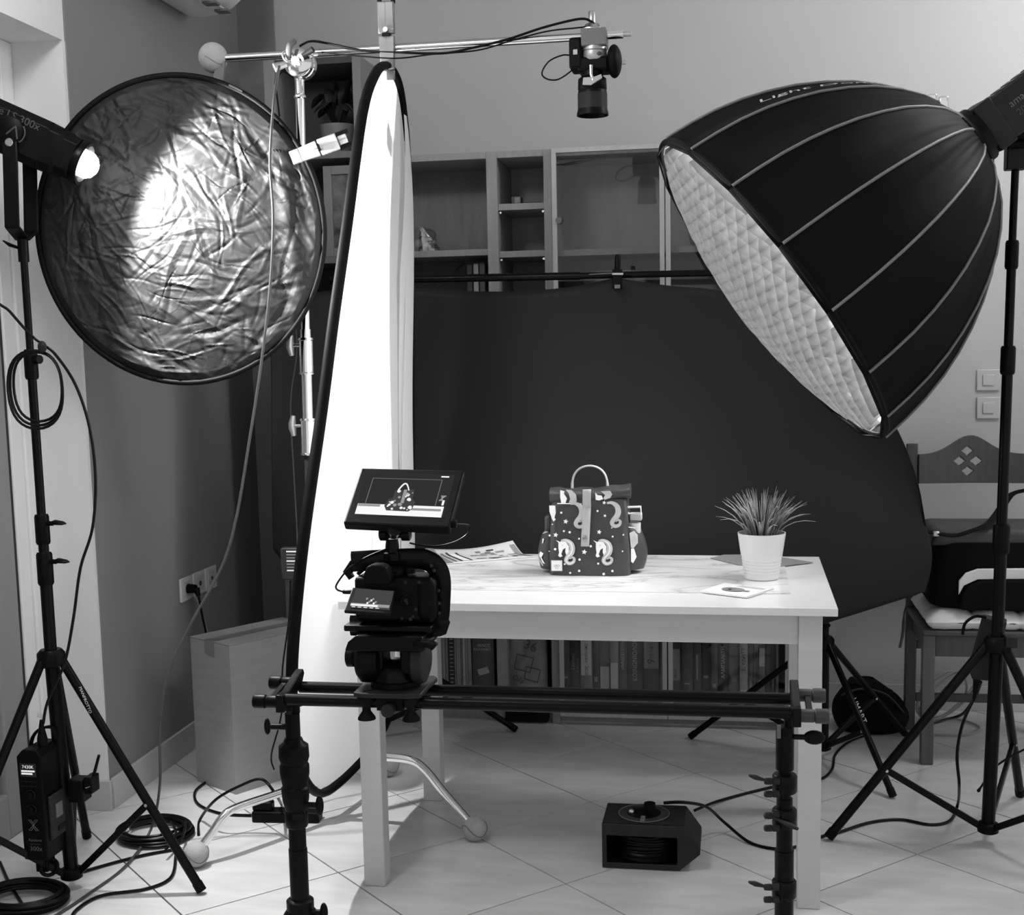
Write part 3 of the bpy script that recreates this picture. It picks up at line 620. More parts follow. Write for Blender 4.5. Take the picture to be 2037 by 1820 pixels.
wbt = thing('water_bottle', 'bottle with a pale square carry loop in the right side pocket of the bag', 'bottle', (B(1266, 0)[0], .56, BGZ+.05))
bx_ = B(1262, 0)[0]; bz_ = B(0, 1045)[1]
MB().cyl((bx_, .56, BGZ+.04), (bx_, .56, bz_), .019, n=24).build('bottle', 'print_grey', wbt)
MB().bb((B(1255, 0)[0], .545, B(0, 1040)[1]), (B(1279, 0)[0], .575, B(0, 1025)[1])).build('cap', 'bag_strap', wbt, bevel=.003)
MB().tube([(B(1252, 0)[0], .55, B(0, 1026)[1]), (B(1248, 0)[0], .55, B(0, 1013)[1]), (B(1277, 0)[0], .55, B(0, 1012)[1]), (B(1278, 0)[0], .55, B(0, 1028)[1])], .0033, 8, closed=True).build('carry_loop', 'print_white', wbt)
# potted grass
pc = V((.405, .49, TZ))
pp = thing('potted_grass', 'artificial grass plant in a white ribbed pot on the table', 'plant', pc)
prf = [(0, .040), (.002, .0435), (.014, .0445)]
for k in range(5): z = .016+k*.008; prf += [(z, .0448+k*.0011), (z+.002, .0462+k*.0011), (z+.005, .0462+k*.0011), (z+.007, .0450+k*.0012)]
prf += [(.062, .0525), (.115, .0605), (.119, .0608), (.119, .0578), (.10, .056)]
MB().lathe(pc, (0, 0, 1), prf, 44).build('pot', 'pot', pp, smooth=.9)
MB().lathe(pc, (0, 0, 1), [(.101, .0565), (.104, .03), (.104, 0)], 28).build('soil', 'soil', pp)
random.seed(5)
lf = MB()
for k in range(120):
    an = random.random()*2*pi; r0 = .045*sqrt(random.random()); ls = .105+.035*random.random()
    d = V((cos(an), sin(an), 0)); lean = .12+.95*(r0/.045)*random.random()+.1*random.random()
    b0 = pc+d*r0*.75+V((0, 0, .10)); pts = []; ws = []
    for j in range(6):
        t = j/5; th = lean*(.35+.75*t)
        pts.append(b0+d*(sin(th)*ls*t)+V((0, 0, cos(th)*ls*t))); ws.append(.0042*(1-t)**.6+.0006)
    lf.tube(pts, ws, 4, flat=.35)
lf.build('leaves', 'leaf', pp)['kind'] = 'stuff'
# curling magazine
mg = thing('magazine', 'open printed leaflet with curling corners at the back left of the table', 'magazine', (-.42, .78, TZ))
q00, q10, q01, q11 = P(887, 1121, Z=TZ+.003), P(1066, 1106, Z=TZ+.003), P(846, 1091, Y=.842), P(1020, 1075, Y=.862)
def mgf(u, v):
    p = (q00*(1-u)+q10*u)*(1-v)+(q01*(1-u)+q11*u)*v
    sag = -.012*sin(pi*u)*v-.010*sin(pi*v)*(1+u)
    base = TZ+.0035
    return V((p.x, p.y, max(base, p.z+sag)))
mo = MB().grid(mgf, 22, 14).build('sheets', 'paper', mg, solid=.003)
def on_mag(u0, v0, u1, v1, mat, nm='print_block', l=.0012):
    MB().grid(lambda u, v: mgf(u0+(u1-u0)*u, v0+(v1-v0)*v)+V((0, 0, l)), 6, 6).build(nm, mat, mg)
on_mag(.0, .0, .09, 1, 'paper_grey'); on_mag(.12, .08, .15, .8, 'ink_grey'); on_mag(.19, .08, .21, .85, 'ink'); on_mag(.30, .08, .32, .85, 'ink'); on_mag(.215, .1, .29, .8, 'print_white')
for k in range(22):
    u0, v0 = .36+.55*random.random(), .1+.75*random.random(); on_mag(u0, v0, u0+.03+.09*random.random(), v0+.04+.03*random.random(), random.choice(('ink_grey', 'paper_grey', 'ink_grey', 'ink')))
on_mag(.93, .05, .99, .9, 'paper_grey')
# leaflet and grey mat
lfq = [P(*q, Z=TZ+.0006) for q in ((1388, 1177), (1487, 1189), (1540, 1172), (1441, 1159))]
lt = thing('leaflet', 'pale folded card with a small grey picture lying in front of the plant', 'card', (lfq[0]+lfq[2])/2)
def lff(u, v): return (lfq[0]*(1-u)+lfq[1]*u)*(1-v)+(lfq[3]*(1-u)+lfq[2]*u)*v
MB().grid(lff, 2, 2).build('card', 'print_white', lt, solid=.0012, offset=1, smooth=0)
def on_card(pts, mat): mb = MB(); mb.add([lff(u, v)+V((0, 0, .0018)) for u, v in pts], [tuple(range(len(pts)))]); mb.build('print', mat, lt, smooth=0)
on_card([(.45+.22*cos(a_), .5+.17*sin(a_)) for a_ in [k*pi/7 for k in range(14)]], 'paper_grey'); on_card([(.36, .42), (.44, .42), (.44, .5), (.36, .5)], 'ink')
on_card([(.72+.06*cos(a_), .5+.05*sin(a_)) for a_ in [k*pi/4 for k in range(8)]], 'paper_grey')
for k in range(3): on_card([(.35+.02*k, .80+.05*k), (.9, .80+.05*k), (.9, .82+.05*k), (.35+.02*k, .82+.05*k)], 'paper_grey')
on_card([(.0, .0), (1, .0), (1, .02), (0, .02)], 'ink_grey'); on_card([(.98, .0), (1, .0), (1, 1), (.98, 1)], 'paper_grey')
mt = [P(*q, Z=TZ+.0006) for q in ((1413, 1111), (1470, 1124.5), (1552, 1127), (1617, 1119), (1560, 1110), (1500, 1103.5), (1440, 1104))]
o_ = MB(); o_.prism([(p.x, p.y) for p in mt], (0, 0, TZ+.0012), (1, 0, 0), (0, 1, 0), .0016); tag(o_.build('grey_mat', 'paper_grey', smooth=0), 'grey pointed sheet lying under the back of the potted plant', 'sheet')
# ================================================================== SLIDER
SZ, SYF, SYB = .674, -.54, -.449
SX0, SX1 = -.512, .442
sl = thing('camera_slider', 'black two-rod camera slider held across the front of the table', 'slider', (0, -.5, SZ-.05))
for y in (SYF, SYB): MB().cyl((SX0, y, SZ), (SX1, y, SZ), .0115, n=24).build('rod', 'black_metal', sl)
for x, s_ in ((SX0, -1), (SX1, 1)):
    pr_ = [(SYF-.018, -.022), (SYF+.02, -.024), (SYB-.03, -.006), (SYB+.004, .006), (SYB+.020, .024), (SYB+.014, .034), (SYB-.016, .028), (SYF+.022, .012), (SYF-.016, .012)]
    pl_ = MB().prism(pr_, (x+s_*.004, 0, SZ), (0, 1, 0), (0, 0, 1), .016).build('end_plate', 'black_metal', sl, bevel=.002)
    for y in (SYF, SYB): MB().lathe((x+s_*.012, y, SZ-.005 if y == SYF else SZ+.008), (s_, 0, 0), [(0, .012), (.022, .012), (.024, .0105), (.026, .0135), (.046, .0135), (.049, .012)], 18).build('foot_knob', 'knob_grey' if s_ > 0 else 'black_plastic', pl_)
    MB().bar((x+s_*.028, SYF, SZ-.006), (x+s_*.028, SYB, SZ+.006), .010, .014).build('cross_bar', 'black_metal', pl_)
cx0, cx1 = -.368, -.238
ca = MB().prism([(cx0, -.562), (cx0+.02, -.570), (cx1-.02, -.570), (cx1, -.562), (cx1, -.50), (cx1+.004, -.44), (cx1-.005, -.425), (cx0+.005, -.425), (cx0, -.44), (cx0, -.50)], (0, 0, SZ+.019), (1, 0, 0), (0, 1, 0), .009).build('carriage', 'grey_plastic', sl, bevel=.002)
for x in (cx0+.022, cx1-.022):
    for y in (SYF-.001, SYB+.001):
        MB().lathe((x, y-.012 if y < -.5 else y+.012, SZ-.030), (0, 0, 1), [(0, .017), (.004, .0165), (.016, .008), (.026, .008), (.036, .0155), (.044, .016)], 20).build('roller', 'rubber', ca)
MB().cyl((-.30, -.575, SZ-.008), (-.30, -.555, SZ-.008), .0125, n=16).build('brake_knob', 'grey_plastic', ca)
MB().bb((-.325, -.557, SZ-.012), (-.275, -.44, SZ+.0145)).build('block', 'black_metal', ca)
for k in range(3): MB().prism([(0, 0), (.028, .016), (.03, .020), (.002, .005)], (cx0+.016+.012*k, -.555+.03*k, SZ+.0240), (1, 0, 0), (0, 1, 0), .0008).build('slot', 'black_plastic', ca, smooth=0)
# fluid head
fh = thing('fluid_head', 'black fluid video head between the slider carriage and the camera', 'tripod head', (-.30, -.5, SZ+.024))
hz = .745
MB().lathe((-.303, -.50, SZ+.0245), (0, 0, 1), [(0, .047), (.010, .047), (.012, .042), (.032, .040), (.044, .030), (.05, .012)], 30).build('base', 'black_metal', fh)
def drum(x0, x1, r, nm='drag_drum', mt='black_plastic'):
    mb = MB().lathe((x0, -.50, hz+.004), (1, 0, 0), [(0, r*.80), (.008, r), ((x1-x0)*.55, r), (x1-x0-.006, r*.92), (x1-x0, r*.6)], 30)
    return mb.build(nm, mt, fh)
drum(-.372, -.322, .047); drum(-.268, -.236, .048, mt='grey_plastic')
MB().bb((-.335, -.53, SZ+.05), (-.318, -.47, hz+.03)).build('yoke_arm', 'black_metal', fh, bevel=.004)
MB().bb((-.285, -.53, SZ+.05), (-.264, -.47, hz+.03)).build('yoke_arm', 'black_metal', fh, bevel=.004)
MB().prism([(-.385, .018), (-.378, .036), (-.36, .050), (-.235, .050), (-.228, .030), (-.232, .020)], (0, -.50, hz+.01), (1, 0, 0), (0, 0, 1), .11).build('tilt_plate', 'black_metal', fh, bevel=.004)
MB().lathe((-.383, -.50, hz+.006), (-1, 0, 0), [(0, .020), (.012, .020), (.014, .016)], 18).build('drag_knob', 'black_plastic', fh)
MB().tube(cs([(-.25, -.555, hz+.044), (-.235, -.565, hz+.050), (-.214, -.566, hz+.047), (-.207, -.566, hz+.042)]), [.004, .004, .004, .004, .004, .004, .004, .004, .005, .005, .006, .006, .007, .007, .008, .008, .008, .008, .009, .009, .009, .009, .009, .008, .005], 10).build('lever', 'rubber', fh)
MB().lathe((-.272, -.505, SZ+.068), (0, 0, 1), [(0, .016), (.006, .016), (.008, .010)], 18).build('bubble_level', 'steel', fh)
# camera in a cage
cm = thing('mirrorless_camera', 'black camera in a metal cage seen from behind, its tilted screen showing the bag', 'camera', (-.30, -.49, hz+.062))
cyb, cyf = -.525, -.455
def Q(x, y, Y=cyb): return P(x, y, Y=Y)
def pxbox(x0, y0, x1, y1, Ya, Yb, nm, mat, par, bevel=.004):
    a, c = Q(x0, y0, Ya), Q(x1, y1, Ya); return MB().bb((a.x, Ya, c.z), (c.x, Yb, a.z)).build(nm, mat, par, bevel=bevel)
body = pxbox(703, 1148, 862, 1240, cyb, cyf, 'body', 'black_plastic', cm, .008)
pxbox(745, 1128, 800, 1150, cyb+.004, cyf-.01, 'viewfinder_hump', 'black_plastic', cm, .008)
a = Q(750, 1146, -.55); MB().prism([(-.024, -.016), (.024, -.016), (.026, 0), (.018, .018), (.008, .022), (-.008, .022), (-.018, .018), (-.026, 0)], (a.x, -.54, a.z), (1, 0, 0), (0, 0, 1), .03).build('eyecup', 'rubber', cm, bevel=.003)
pxbox(825, 1152, 866, 1238, cyb-.004, cyf+.045, 'grip', 'rubber', cm, .012)
a = Q(778, 1190); MB().lathe((a.x-.004, cyf-.002, .862), (0, 1, 0), [(0, .034), (.004, .037), (.05, .037), (.055, .040), (.11, .040), (.112, .036), (.08, .030), (.08, 0)], 32).build('lens', 'black_plastic', cm)
a = Q(805, 1140); MB().cyl((a.x, -.49, a.z-.006), (a.x, -.49, a.z+.006), .012, n=20).build('mode_dial', 'black_plastic', cm)
for x, y, r in ((834, 1158, .0035), (807, 1158, .003), (828, 1212, .003), (822, 1226, .003), (808, 1194, .004), (817, 1231, .0035), (800, 1230, .003), (810, 1200, .0025)):
    a = Q(x, y, cyb-.001); MB().cyl((a.x, cyb-.003, a.z), (a.x, cyb+.002, a.z), r, n=10).build('button', 'grey_plastic', cm)
a = Q(810, 1196); MB().torus((a.x, cyb-.001, a.z), (0, 1, 0), .011, .002, 24, 6).build('control_wheel', 'black_plastic', cm)
# tilted rear screen
scTL, scTR, scBR, scBL = P(701, 1168, Y=-.545), P(787, 1174, Y=-.545), P(776, 1221, Y=-.60), P(684, 1215, Y=-.60)
sn_ = (scTR-scTL).cross(scBL-scTL).normalized()
if sn_.y > 0: sn_ = -sn_
def slab(c, th, nm, mat, par, bevel=.002):
    mb = MB(); n = sn_; vs = [p for p in c]+[p-n*th for p in c]; mb.add(vs, [(0, 1, 2, 3), (7, 6, 5, 4), (0, 4, 5, 1), (1, 5, 6, 2), (2, 6, 7, 3), (3, 7, 4, 0)]); return mb.build(nm, mat, par, smooth=0, bevel=bevel)
scr = slab([scTL, scTR, scBR, scBL], .007, 'tilt_screen', 'black_plastic', cm)
def on_quad(c, n, u0, v0, u1, v1, mat, nm, par, l=.0006):
    f_ = lambda u, v: (c[0]*(1-u)+c[1]*u)*(1-v)+(c[3]*(1-u)+c[2]*u)*v+n*l
    mb = MB(); mb.add([f_(u0, v0), f_(u1, v0), f_(u1, v1), f_(u0, v1)], [(0, 1, 2, 3)]); return mb.build(nm, mat, par, smooth=0)
SCQ = [scTL, scTR, scBR, scBL]
dsp = on_quad(SCQ, sn_, .10, .05, .97, .86, 'screen_deep', 'display', scr)
on_quad(SCQ, sn_, .10, .66, .95, .78, 'screen_grey', 'display_table', dsp, .0009); on_quad(SCQ, sn_, .10, .70, .70, .78, 'screen_white', 'display_bright', dsp, .0011)
for k in range(7): on_quad(SCQ, sn_, .40+.035*k, .42+.06*((k*3) % 4), .44+.035*k, .50+.06*((k*3) % 4), 'screen_white' if k % 2 else 'screen_grey', 'display_bag', dsp, .0013)
for k in range(5): on_quad(SCQ, sn_, .14+.13*k, .81, .22+.13*k, .84, 'screen_white', 'display_icon', dsp, .0012)
# cage
cg = MB().tube(cs([Q(697, 1244, -.49), Q(860, 1247, -.49), Q(872, 1232, -.49), Q(876, 1190, -.49), Q(876, 1150, -.49), Q(868, 1128, -.49), Q(850, 1115, -.49), Q(820, 1111, -.49), Q(700, 1117, -.49)], 6), .0062, 8, flat=3.2)
cgo = cg.build('cage', 'black_metal', cm)
MB().bar(Q(697, 1240, -.49), Q(868, 1243, -.49), .09, .012, (0, 0, 1)).build('cage_base', 'black_metal', cgo, bevel=.003)
MB().tube([Q(702, 1118, -.49), Q(692, 1138, -.49), Q(700, 1150, -.49)], [.006, .010, .007], 8).build('cage_bracket', 'black_metal', cgo)
MB().tube([Q(712, 1142, -.49), Q(735, 1120, -.49)], .004, 8).build('cage_bracket', 'black_metal', cgo)
for x, y in ((858, 1126), (863, 1135), (872, 1175), (873, 1200), (873, 1220)): a = Q(x, y, -.512); MB().sph(a, .0035, 8, 6).build('cage_hole', 'grey_plastic', cgo)
# monitor on an arm
mn = thing('field_monitor', 'tilted field monitor above the camera showing the bag on the table', 'monitor', Q(785, 1110, -.49))
m4 = [P(718, 930, Y=-.45), P(924, 935, Y=-.45), P(894, 1050, Y=-.56), P(682, 1040, Y=-.56)]
mnn = (m4[1]-m4[0]).cross(m4[3]-m4[0]).normalized()
if mnn.y > 0: mnn = -mnn
mb = MB(); mb.add(m4+[p-mnn*.02 for p in m4], [(0, 1, 2, 3), (7, 6, 5, 4), (0, 4, 5, 1), (1, 5, 6, 2), (2, 6, 7, 3), (3, 7, 4, 0)])
case = mb.build('case', 'black_plastic', mn, smooth=0, bevel=.004)
def mq(u0, v0, u1, v1, mat, nm, l, par=None): return on_quad(m4, mnn, u0, v0, u1, v1, mat, nm, par or scrn, l)
scrn = on_quad(m4, mnn, .075, .09, .925, .84, 'screen_dark', 'screen', case, .0005)
mq(.085, .655, .90, .84, 'screen_white', 'screen_table', .0008)
mq(.60, .70, .88, .74, 'screen_grey', 'screen_table', .0010); mq(.09, .66, .30, .70, 'screen_grey', 'screen_table', .0010)
for (u0, v0, u1, v1) in ((.15, .19, .82, .20), (.15, .20, .158, .66), (.812, .20, .82, .66)): mq(u0, v0, u1, v1, 'screen_line', 'screen_frame', .0012)
mq(.80, .125, .875, .15, 'screen_white', 'screen_icon', .0012)
def mpt(u, v, l): return (m4[0]*(1-u)+m4[1]*u)*(1-v)+(m4[3]*(1-u)+m4[2]*u)*v+mnn*l
bm_ = MB(); bm_.add([mpt(u, v, .0013) for u, v in ((.37, .76), (.34, .68), (.36, .56), (.40, .54), (.40, .40), (.58, .38), (.585, .54), (.62, .60), (.61, .72), (.58, .765))], [tuple(range(10))]); bm_.build('screen_bag', 'screen_deep', scrn, smooth=0)
random.seed(3)
for k in range(26):
    u, v = .37+.23*random.random(), .41+.33*random.random(); r_ = .006+.014*random.random()
    b_ = MB(); b_.add([mpt(u+r_*cos(a_), v+r_*1.5*sin(a_), .0016) for a_ in [j*pi/4 for j in range(8)]], [tuple(range(8))]); b_.build('screen_print', 'screen_white' if k % 3 else 'screen_grey', scrn, smooth=0)
MB().tube([mpt(.43+.10*t, .40-.12*sin(pi*t), .0016) for t in [k/10 for k in range(11)]], .0014, 6).build('screen_handle', 'screen_white', scrn)
mq(.485, .39, .515, .63, 'screen_grey', 'screen_strap', .002)
for k in range(4): MB().tube([mpt(.875-.012*k, .56, .0014), mpt(.85-.0*k+.015*k, .47, .0014)], .0009, 5).build('screen_plant', 'screen_grey', scrn)
mq(.872, .55, .893, .64, 'screen_white', 'screen_pot', .0016)
a = Q(786, 1062, -.50)
MB().lathe(a, (1, 0, 0), [(-.030, .010), (-.028, .013), (-.016, .013), (-.012, .008), (.012, .008), (.014, .013), (.028, .013), (.03, .010)], 18).build('tilt_joint', 'black_metal', mn)
MB().cyl(Q(783, 1060, -.50), mpt(.48, 1.0, -.012), .012, n=16).build('neck', 'black_metal', mn)
MB().lathe(Q(781, 1113, -.49), (0, 0, 1), [(0, .017), (.013, .017), (.015, .013), (.026, .013), (.04, .011)], 20).build('shoe_mount', 'black_metal', mn)
MB().box(mpt(1.0, .86, -.012), (.016, .014, .014)).build('cable_plug', 'black_plastic', mn, bevel=.002)
tag(MB().tube(cs([mpt(1.03, .86, -.012), Q(932, 1045, -.5), Q(930, 1062, -.5), Q(905, 1078, -.5), Q(870, 1086, -.49), Q(835, 1084, -.48), Q(815, 1080, -.48)], 6), .0018, 8).build('monitor_cable', 'cable'), 'thin black cable looping from the right side of the monitor', 'cable')
tag(MB().tube(cs([Q(768, 1092, -.5), Q(730, 1108, -.5), Q(695, 1130, -.5), Q(671, 1160, -.5), Q(670, 1172, -.5), Q(684, 1177, -.5), Q(703, 1177, -.515)], 6), [.0018]*30+[.0045]*7, 8).build('video_cable', 'cable'), 'thin black cable arching at the left of the camera', 'cable')
# ================================================================== STANDS UNDER THE SLIDER
def small_stand(x, y, zt, label, zhub, secs, name='slider_stand'):
    """secs: (z0, z1, radius)"""
    t = thing(name, label, 'light stand', (x, y, 0), 'stands holding the slider')
    for z0, z1, r in secs: MB().cyl((x, y, z0), (x, y, z1), r, n=24).build('pole_section', 'black_metal', t)
    hb = MB().lathe((x, y, zhub-.025), (0, 0, 1), [(0, .026), (.02, .034), (.035, .034), (.05, .024)], 20).build('leg_hub', 'black_plastic', t)
    for k in range(3):
        an = 2*pi*k/3+.5; d = V((cos(an), sin(an), 0))
        MB().cyl(V((x, y, zhub-.02))+d*.025, V((x, y, .012))+d*.33, .011, n=14).build('leg', 'black_metal', t)
        MB().sph(V((x, y, .012))+d*.33, .0125, 12, 8).build('foot', 'rubber', t)
    return t
LX, RX, SY = -.513, .428, -.497
sL = small_stand(LX, SY, .63, 'thick black stand carrying the left end of the slider', .215, [(.04, .36, .0185), (.36, .47, .017), (.58, .635, .0145)])
MB().lathe((LX, SY, .485), (0, 0, 1), [(0, .024), (.03, .029), (.045, .029), (.05, .026), (.062, .030), (.085, .029), (.092, .020), (.10, .017)], 24).build('collar', 'black_plastic', sL)
MB().lathe((LX, SY, .44), (0, 0, 1), [(0, .021), (.02, .026), (.045, .028), (.05, .024)], 24).build('collar', 'black_plastic', sL)
MB().lathe((LX, SY, .405), (0, 0, 1), [(0, .020), (.004, .0225), (.03, .0225), (.034, .020)], 24).build('collar', 'black_metal', sL)
MB().lathe((LX+.008, SY, .636), (0, 0, 1), [(0, .008), (.012, .008), (.014, .014), (.02, .014)], 16).build('spigot', 'black_metal', sL)
for z, sg, s2 in ((.452, 1, 1), (.232, 1, 1), (.608, -1, .8)):
    MB().cyl((LX, SY-.005, z), (LX+sg*.045, SY-.005, z), .006, n=10).build('knob_stem', 'black_metal', sL)
    MB().sph((LX+sg*.050, SY-.005, z), .018*s2, 14, 10, (.45, .5, 1.15)).build('knob', 'black_plastic', sL)
MB().lathe((LX, SY, .222), (0, 0, 1), [(0, .027), (.032, .027), (.036, .022)], 20).build('collar', 'black_plastic', sL)
sR = small_stand(RX, SY, .64, 'slimmer black stand carrying the right end of the slider', .17, [(.04, .40, .0175), (.40, .50, .0148), (.50, .565, .0118), (.555, .636, .0165)])
MB().lathe((RX+.006, SY, .634), (0, 0, 1), [(0, .008), (.016, .008), (.018, .014), (.022, .014)], 16).build('spigot', 'black_metal', sR)
a = P(1550, 1456, Y=SY-.018); MB().bb((a.x-.004, SY-.0185, a.z-.012), (a.x+.003, SY-.0145, a.z+.012)).build('sticker', 'mid_plastic', sR, smooth=0)
for z, tw, sgn in ((.527, .9, -1), (.462, -.3, 1), (.325, .9, -1)):
    c_ = MB().lathe((RX, SY, z-.016), (0, 0, 1), [(0, .020), (.003, .0225), (.032, .0225), (.035, .020)], 24).build('clamp_collar', 'black_metal', sR)
    for dz in (.011, -.013): MB().lathe((RX-.010, SY-.018, z+dz), (-1, -.15, 0), [(0, .0065), (.012, .0065), (.013, .005), (.015, .0065), (.026, .006), (.028, .004)], 14).build('clamp_bolt', 'grey_plastic', c_)
    e0 = V((RX-.024, SY-.022, z+.010)); e1 = e0+V((sgn*.03 if sgn < 0 else .035, -.012, .012 if sgn < 0 else -.012))
    MB().tube([e0, (e0+e1)/2, e1, e1+(e1-e0)*.35], [.004, .005, .0085, .004], 10, flat=.55).build('clamp_lever', 'grey_plastic', c_)
MB().cyl((RX+.016, SY-.005, .618), (RX+.040, SY-.005, .618), .005, n=10).build('knob_stem', 'black_metal', sR)
MB().sph((RX+.052, SY-.005, .618), .018, 14, 10, (1.1, .4, .75)).build('knob', 'black_plastic', sR)
# ================================================================== LEFT LIGHT STAND AND LAMP
def pole_at(pts):
    """poly-line of measured points -> function of height"""
    def f(z):
        for a, b in zip(pts, pts[1:]):
            if a.z <= z <= b.z or b is pts[-1] or z < a.z and a is pts[0]:
                t = (z-a.z)/(b.z-a.z); return a+(b-a)*t
    return f
ls = thing('light_stand', 'tall black light stand holding the bare lamp beside the balcony door', 'light stand', (-1.309, .053, 0), 'lamp stands')
lb = P(143, 1735, Y=.053); lp_ = [V((lb.x, .053, .02)), P(102, 1310, Y=.06), P(45, 480, Y=.15)]
lpole = lambda z: lp_[0]+(lp_[1]-lp_[0])*((z-lp_[0].z)/(lp_[1].z-lp_[0].z)) if z < lp_[1].z else lp_[1]+(lp_[2]-lp_[1])*((z-lp_[1].z)/(lp_[2].z-lp_[1].z))
zt = lp_[2].z
def psec(t, fn, z0, z1, r, nm='pole_section', mt='black_metal'): return MB().tube([fn(z0+(z1-z0)*k/4) for k in range(5)], r, 20).build(nm, mt, t)
def collar(t, fn, z0, z1, r, knob=None, kz=.5):
    c = MB().tube([fn(z0), fn(z0+.006), fn(z1-.006), fn(z1)], [r*.86, r, r, r*.86], 20).build('collar', 'black_plastic', t)
    if knob:
        p = fn(z0+(z1-z0)*kz); d = V(knob).normalized()
        MB().cyl(p, p+d*(r+.014), .006, n=10).build('knob_stem', 'black_plastic', c)
        MB().tube([p+d*(r+.008), p+d*(r+.020)+V((0, 0, .003)), p+d*(r+.040)+V((0, 0, .001)), p+d*(r+.050)], [.008, .013, .010, .003], 10, flat=.5).build('knob', 'black_plastic', c)
    return c
zz = lambda y, x: P(x, y, Y=.07).z
psec(ls, lpole, .03, zz(1290, 100), .0175); psec(ls, lpole, zz(1290, 100), zz(1150, 100), .0150)
psec(ls, lpole, zz(1150, 100), zz(1030, 95), .0125); psec(ls, lpole, zz(1030, 95), zz(740, 70), .0108); psec(ls, lpole, zz(740, 70), zt-.01, .009)
collar(ls, lpole, zz(1165, 105), zz(1100, 105), .0195, (1, -.1, 0), .72); collar(ls, lpole, zz(1085, 97), zz(1025, 95), .0175, (1, -.1, 0), .7)
c_ = collar(ls, lpole, zz(755, 72), zz(695, 72), .0165); p = lpole(zz(715, 72)); MB().cyl(p, p+V((.03, -.01, 0)), .011, n=12).build('knob', 'black_plastic', c_)
def tripod(t, fn, zh, zl, tips, hubr=.034, legr=.0115, fold=.36, mat='black_metal'):
    h = fn(zh); l = fn(zl)
    MB().lathe(h-V((0, 0, .024)), (0, 0, 1), [(0, hubr*.7), (.006, hubr), (.034, hubr), (.044, hubr*.75)], 20).build('leg_hub', 'black_plastic', t)
    MB().lathe(l-V((0, 0, .018)), (0, 0, 1), [(0, hubr*.6), (.004, hubr*.8), (.026, hubr*.8), (.03, hubr*.6)], 20).build('brace_hub', 'black_plastic', t)
    for tip in tips:
        tip = V(tip); d = V((tip.x-h.x, tip.y-h.y, 0)).normalized()
        a = h+d*hubr*.8-V((0, 0, .006)); leg = MB().cyl(a, tip+V((0, 0, legr)), legr, n=14).build('leg', mat, t)
        MB().tube([tip+V((0, 0, legr))-(tip-a).normalized()*.02, tip+V((0, 0, legr))+(tip-a).normalized()*.004], legr*1.12, 14).build('foot', 'rubber', leg)
        j = a+(tip-a)*(1-fold); b0 = l+d*hubr*.6
        MB().bar(b0, j, .012, .017, (0, 0, 1)).build('brace', mat, t, bevel=.002)
        MB().cyl(j-d.cross(V((0, 0, 1)))*.012, j+d.cross(V((0, 0, 1)))*.012, .0042, n=8).build('rivet', 'steel', leg)
tripod(ls, lpole, zz(1305, 100), .045, [(-.972, .062, 0), (lb.x-.13, .053+.32, 0), (lb.x-.19, .053-.30, 0)], fold=.385)
a = P(165, 1365, Y=.055); c = P(188, 1422, Y=.055); text('MANFROTTO', .0115, (a+c)/2+V((.0, -.016, .006)), c-a, (c-a).cross(V((0, 1, 0))), 'print_white', ls, depth=.001)
# bare lamp head with its yoke
lh = thing('studio_lamp', 'bare black studio lamp glowing at the left edge', 'lamp', lpole(zt))
x_, y_, z_ = frame(LDIR)
def ring(c, w, h, ch):  # chamfered square section
    pts = [(-w, -h+ch), (-w+ch, -h), (w-ch, -h), (w, -h+ch), (w, h-ch), (w-ch, h), (-w+ch, h), (-w, h-ch)]
    return [c+x_*a_+y_*b_ for a_, b_ in pts]
sec = [(-.36, .055, .053), (-.355, .062, .060), (-.085, .062, .060), (-.08, .060, .057), (-.055, .060, .057), (-.045, .054, .052), (-.012, .054, .052), (-.012, .042, .040)]
mb = MB(); vs = []
for t, w, h in sec: vs += ring(LAMP+LDIR*t, w, h, .018)
fs = [(i*8+k, i*8+(k+1) % 8, (i+1)*8+(k+1) % 8, (i+1)*8+k) for i in range(len(sec)-1) for k in range(8)]+[tuple(range(7, -1, -1)), tuple(len(sec)*8-8+k for k in range(8))]
mb.add(vs, fs); mb.build('housing', 'black_plastic', lh, bevel=.002)
MB().lathe(LAMP-LDIR*.013, LDIR, [(0, .054), (.016, .056), (.020, .054), (.020, .046), (.002, .042)], 32, cap=False).build('mount_ring', 'black_metal', lh)
MB().lathe(LAMP-LDIR*.006, LDIR, [(0, .034), (.022, .033), (.034, .026), (.042, .014), (.044, 0)], 24).build('led_dome', 'cob_glow', lh)
side = -x_ if (-x_).y < 0 else x_
dH = V((LDIR.x, LDIR.y, 0)).normalized()
for s_ in (1, -1):
    top = LAMP-LDIR*.165+side*s_*.068; bot = lpole(zt)+V((0, 0, .026))+side*s_*.066
    zz_ = (bot-top).normalized(); MB().bar(top+V((0, 0, .016)), bot, .036, .007, zz_.cross(dH)).build('yoke_arm', 'black_metal', lh, bevel=.003)
    b2_ = lpole(zt)+V((0, 0, .004)); z2 = (b2_-bot).normalized(); MB().bar(bot+V((0, 0, .003)), b2_, .036, .007, z2.cross(dH)).build('yoke_base', 'black_metal', lh, bevel=.003)
    MB().lathe(top, side*s_, [(-.006, .034), (.005, .034), (.008, .030)], 24).build('pivot_plate', 'black_plastic', lh)
    MB().lathe(top+V((0, 0, -.03)), side*s_, [(0, .010), (.012, .010), (.014, .008)], 14).build('pivot_screw', 'steel', lh)
MB().cyl(lpole(zt)-V((0, 0, .05)), lpole(zt)+V((0, 0, .012)), .013, n=16).build('socket', 'black_metal', lh)
p = lpole(zt-.02); MB().tube([p, p+V((-.03, -.01, .012)), p+V((-.045, -.012, .022))], [.005, .008, .003], 8, flat=.6).build('knob', 'black_plastic', lh)
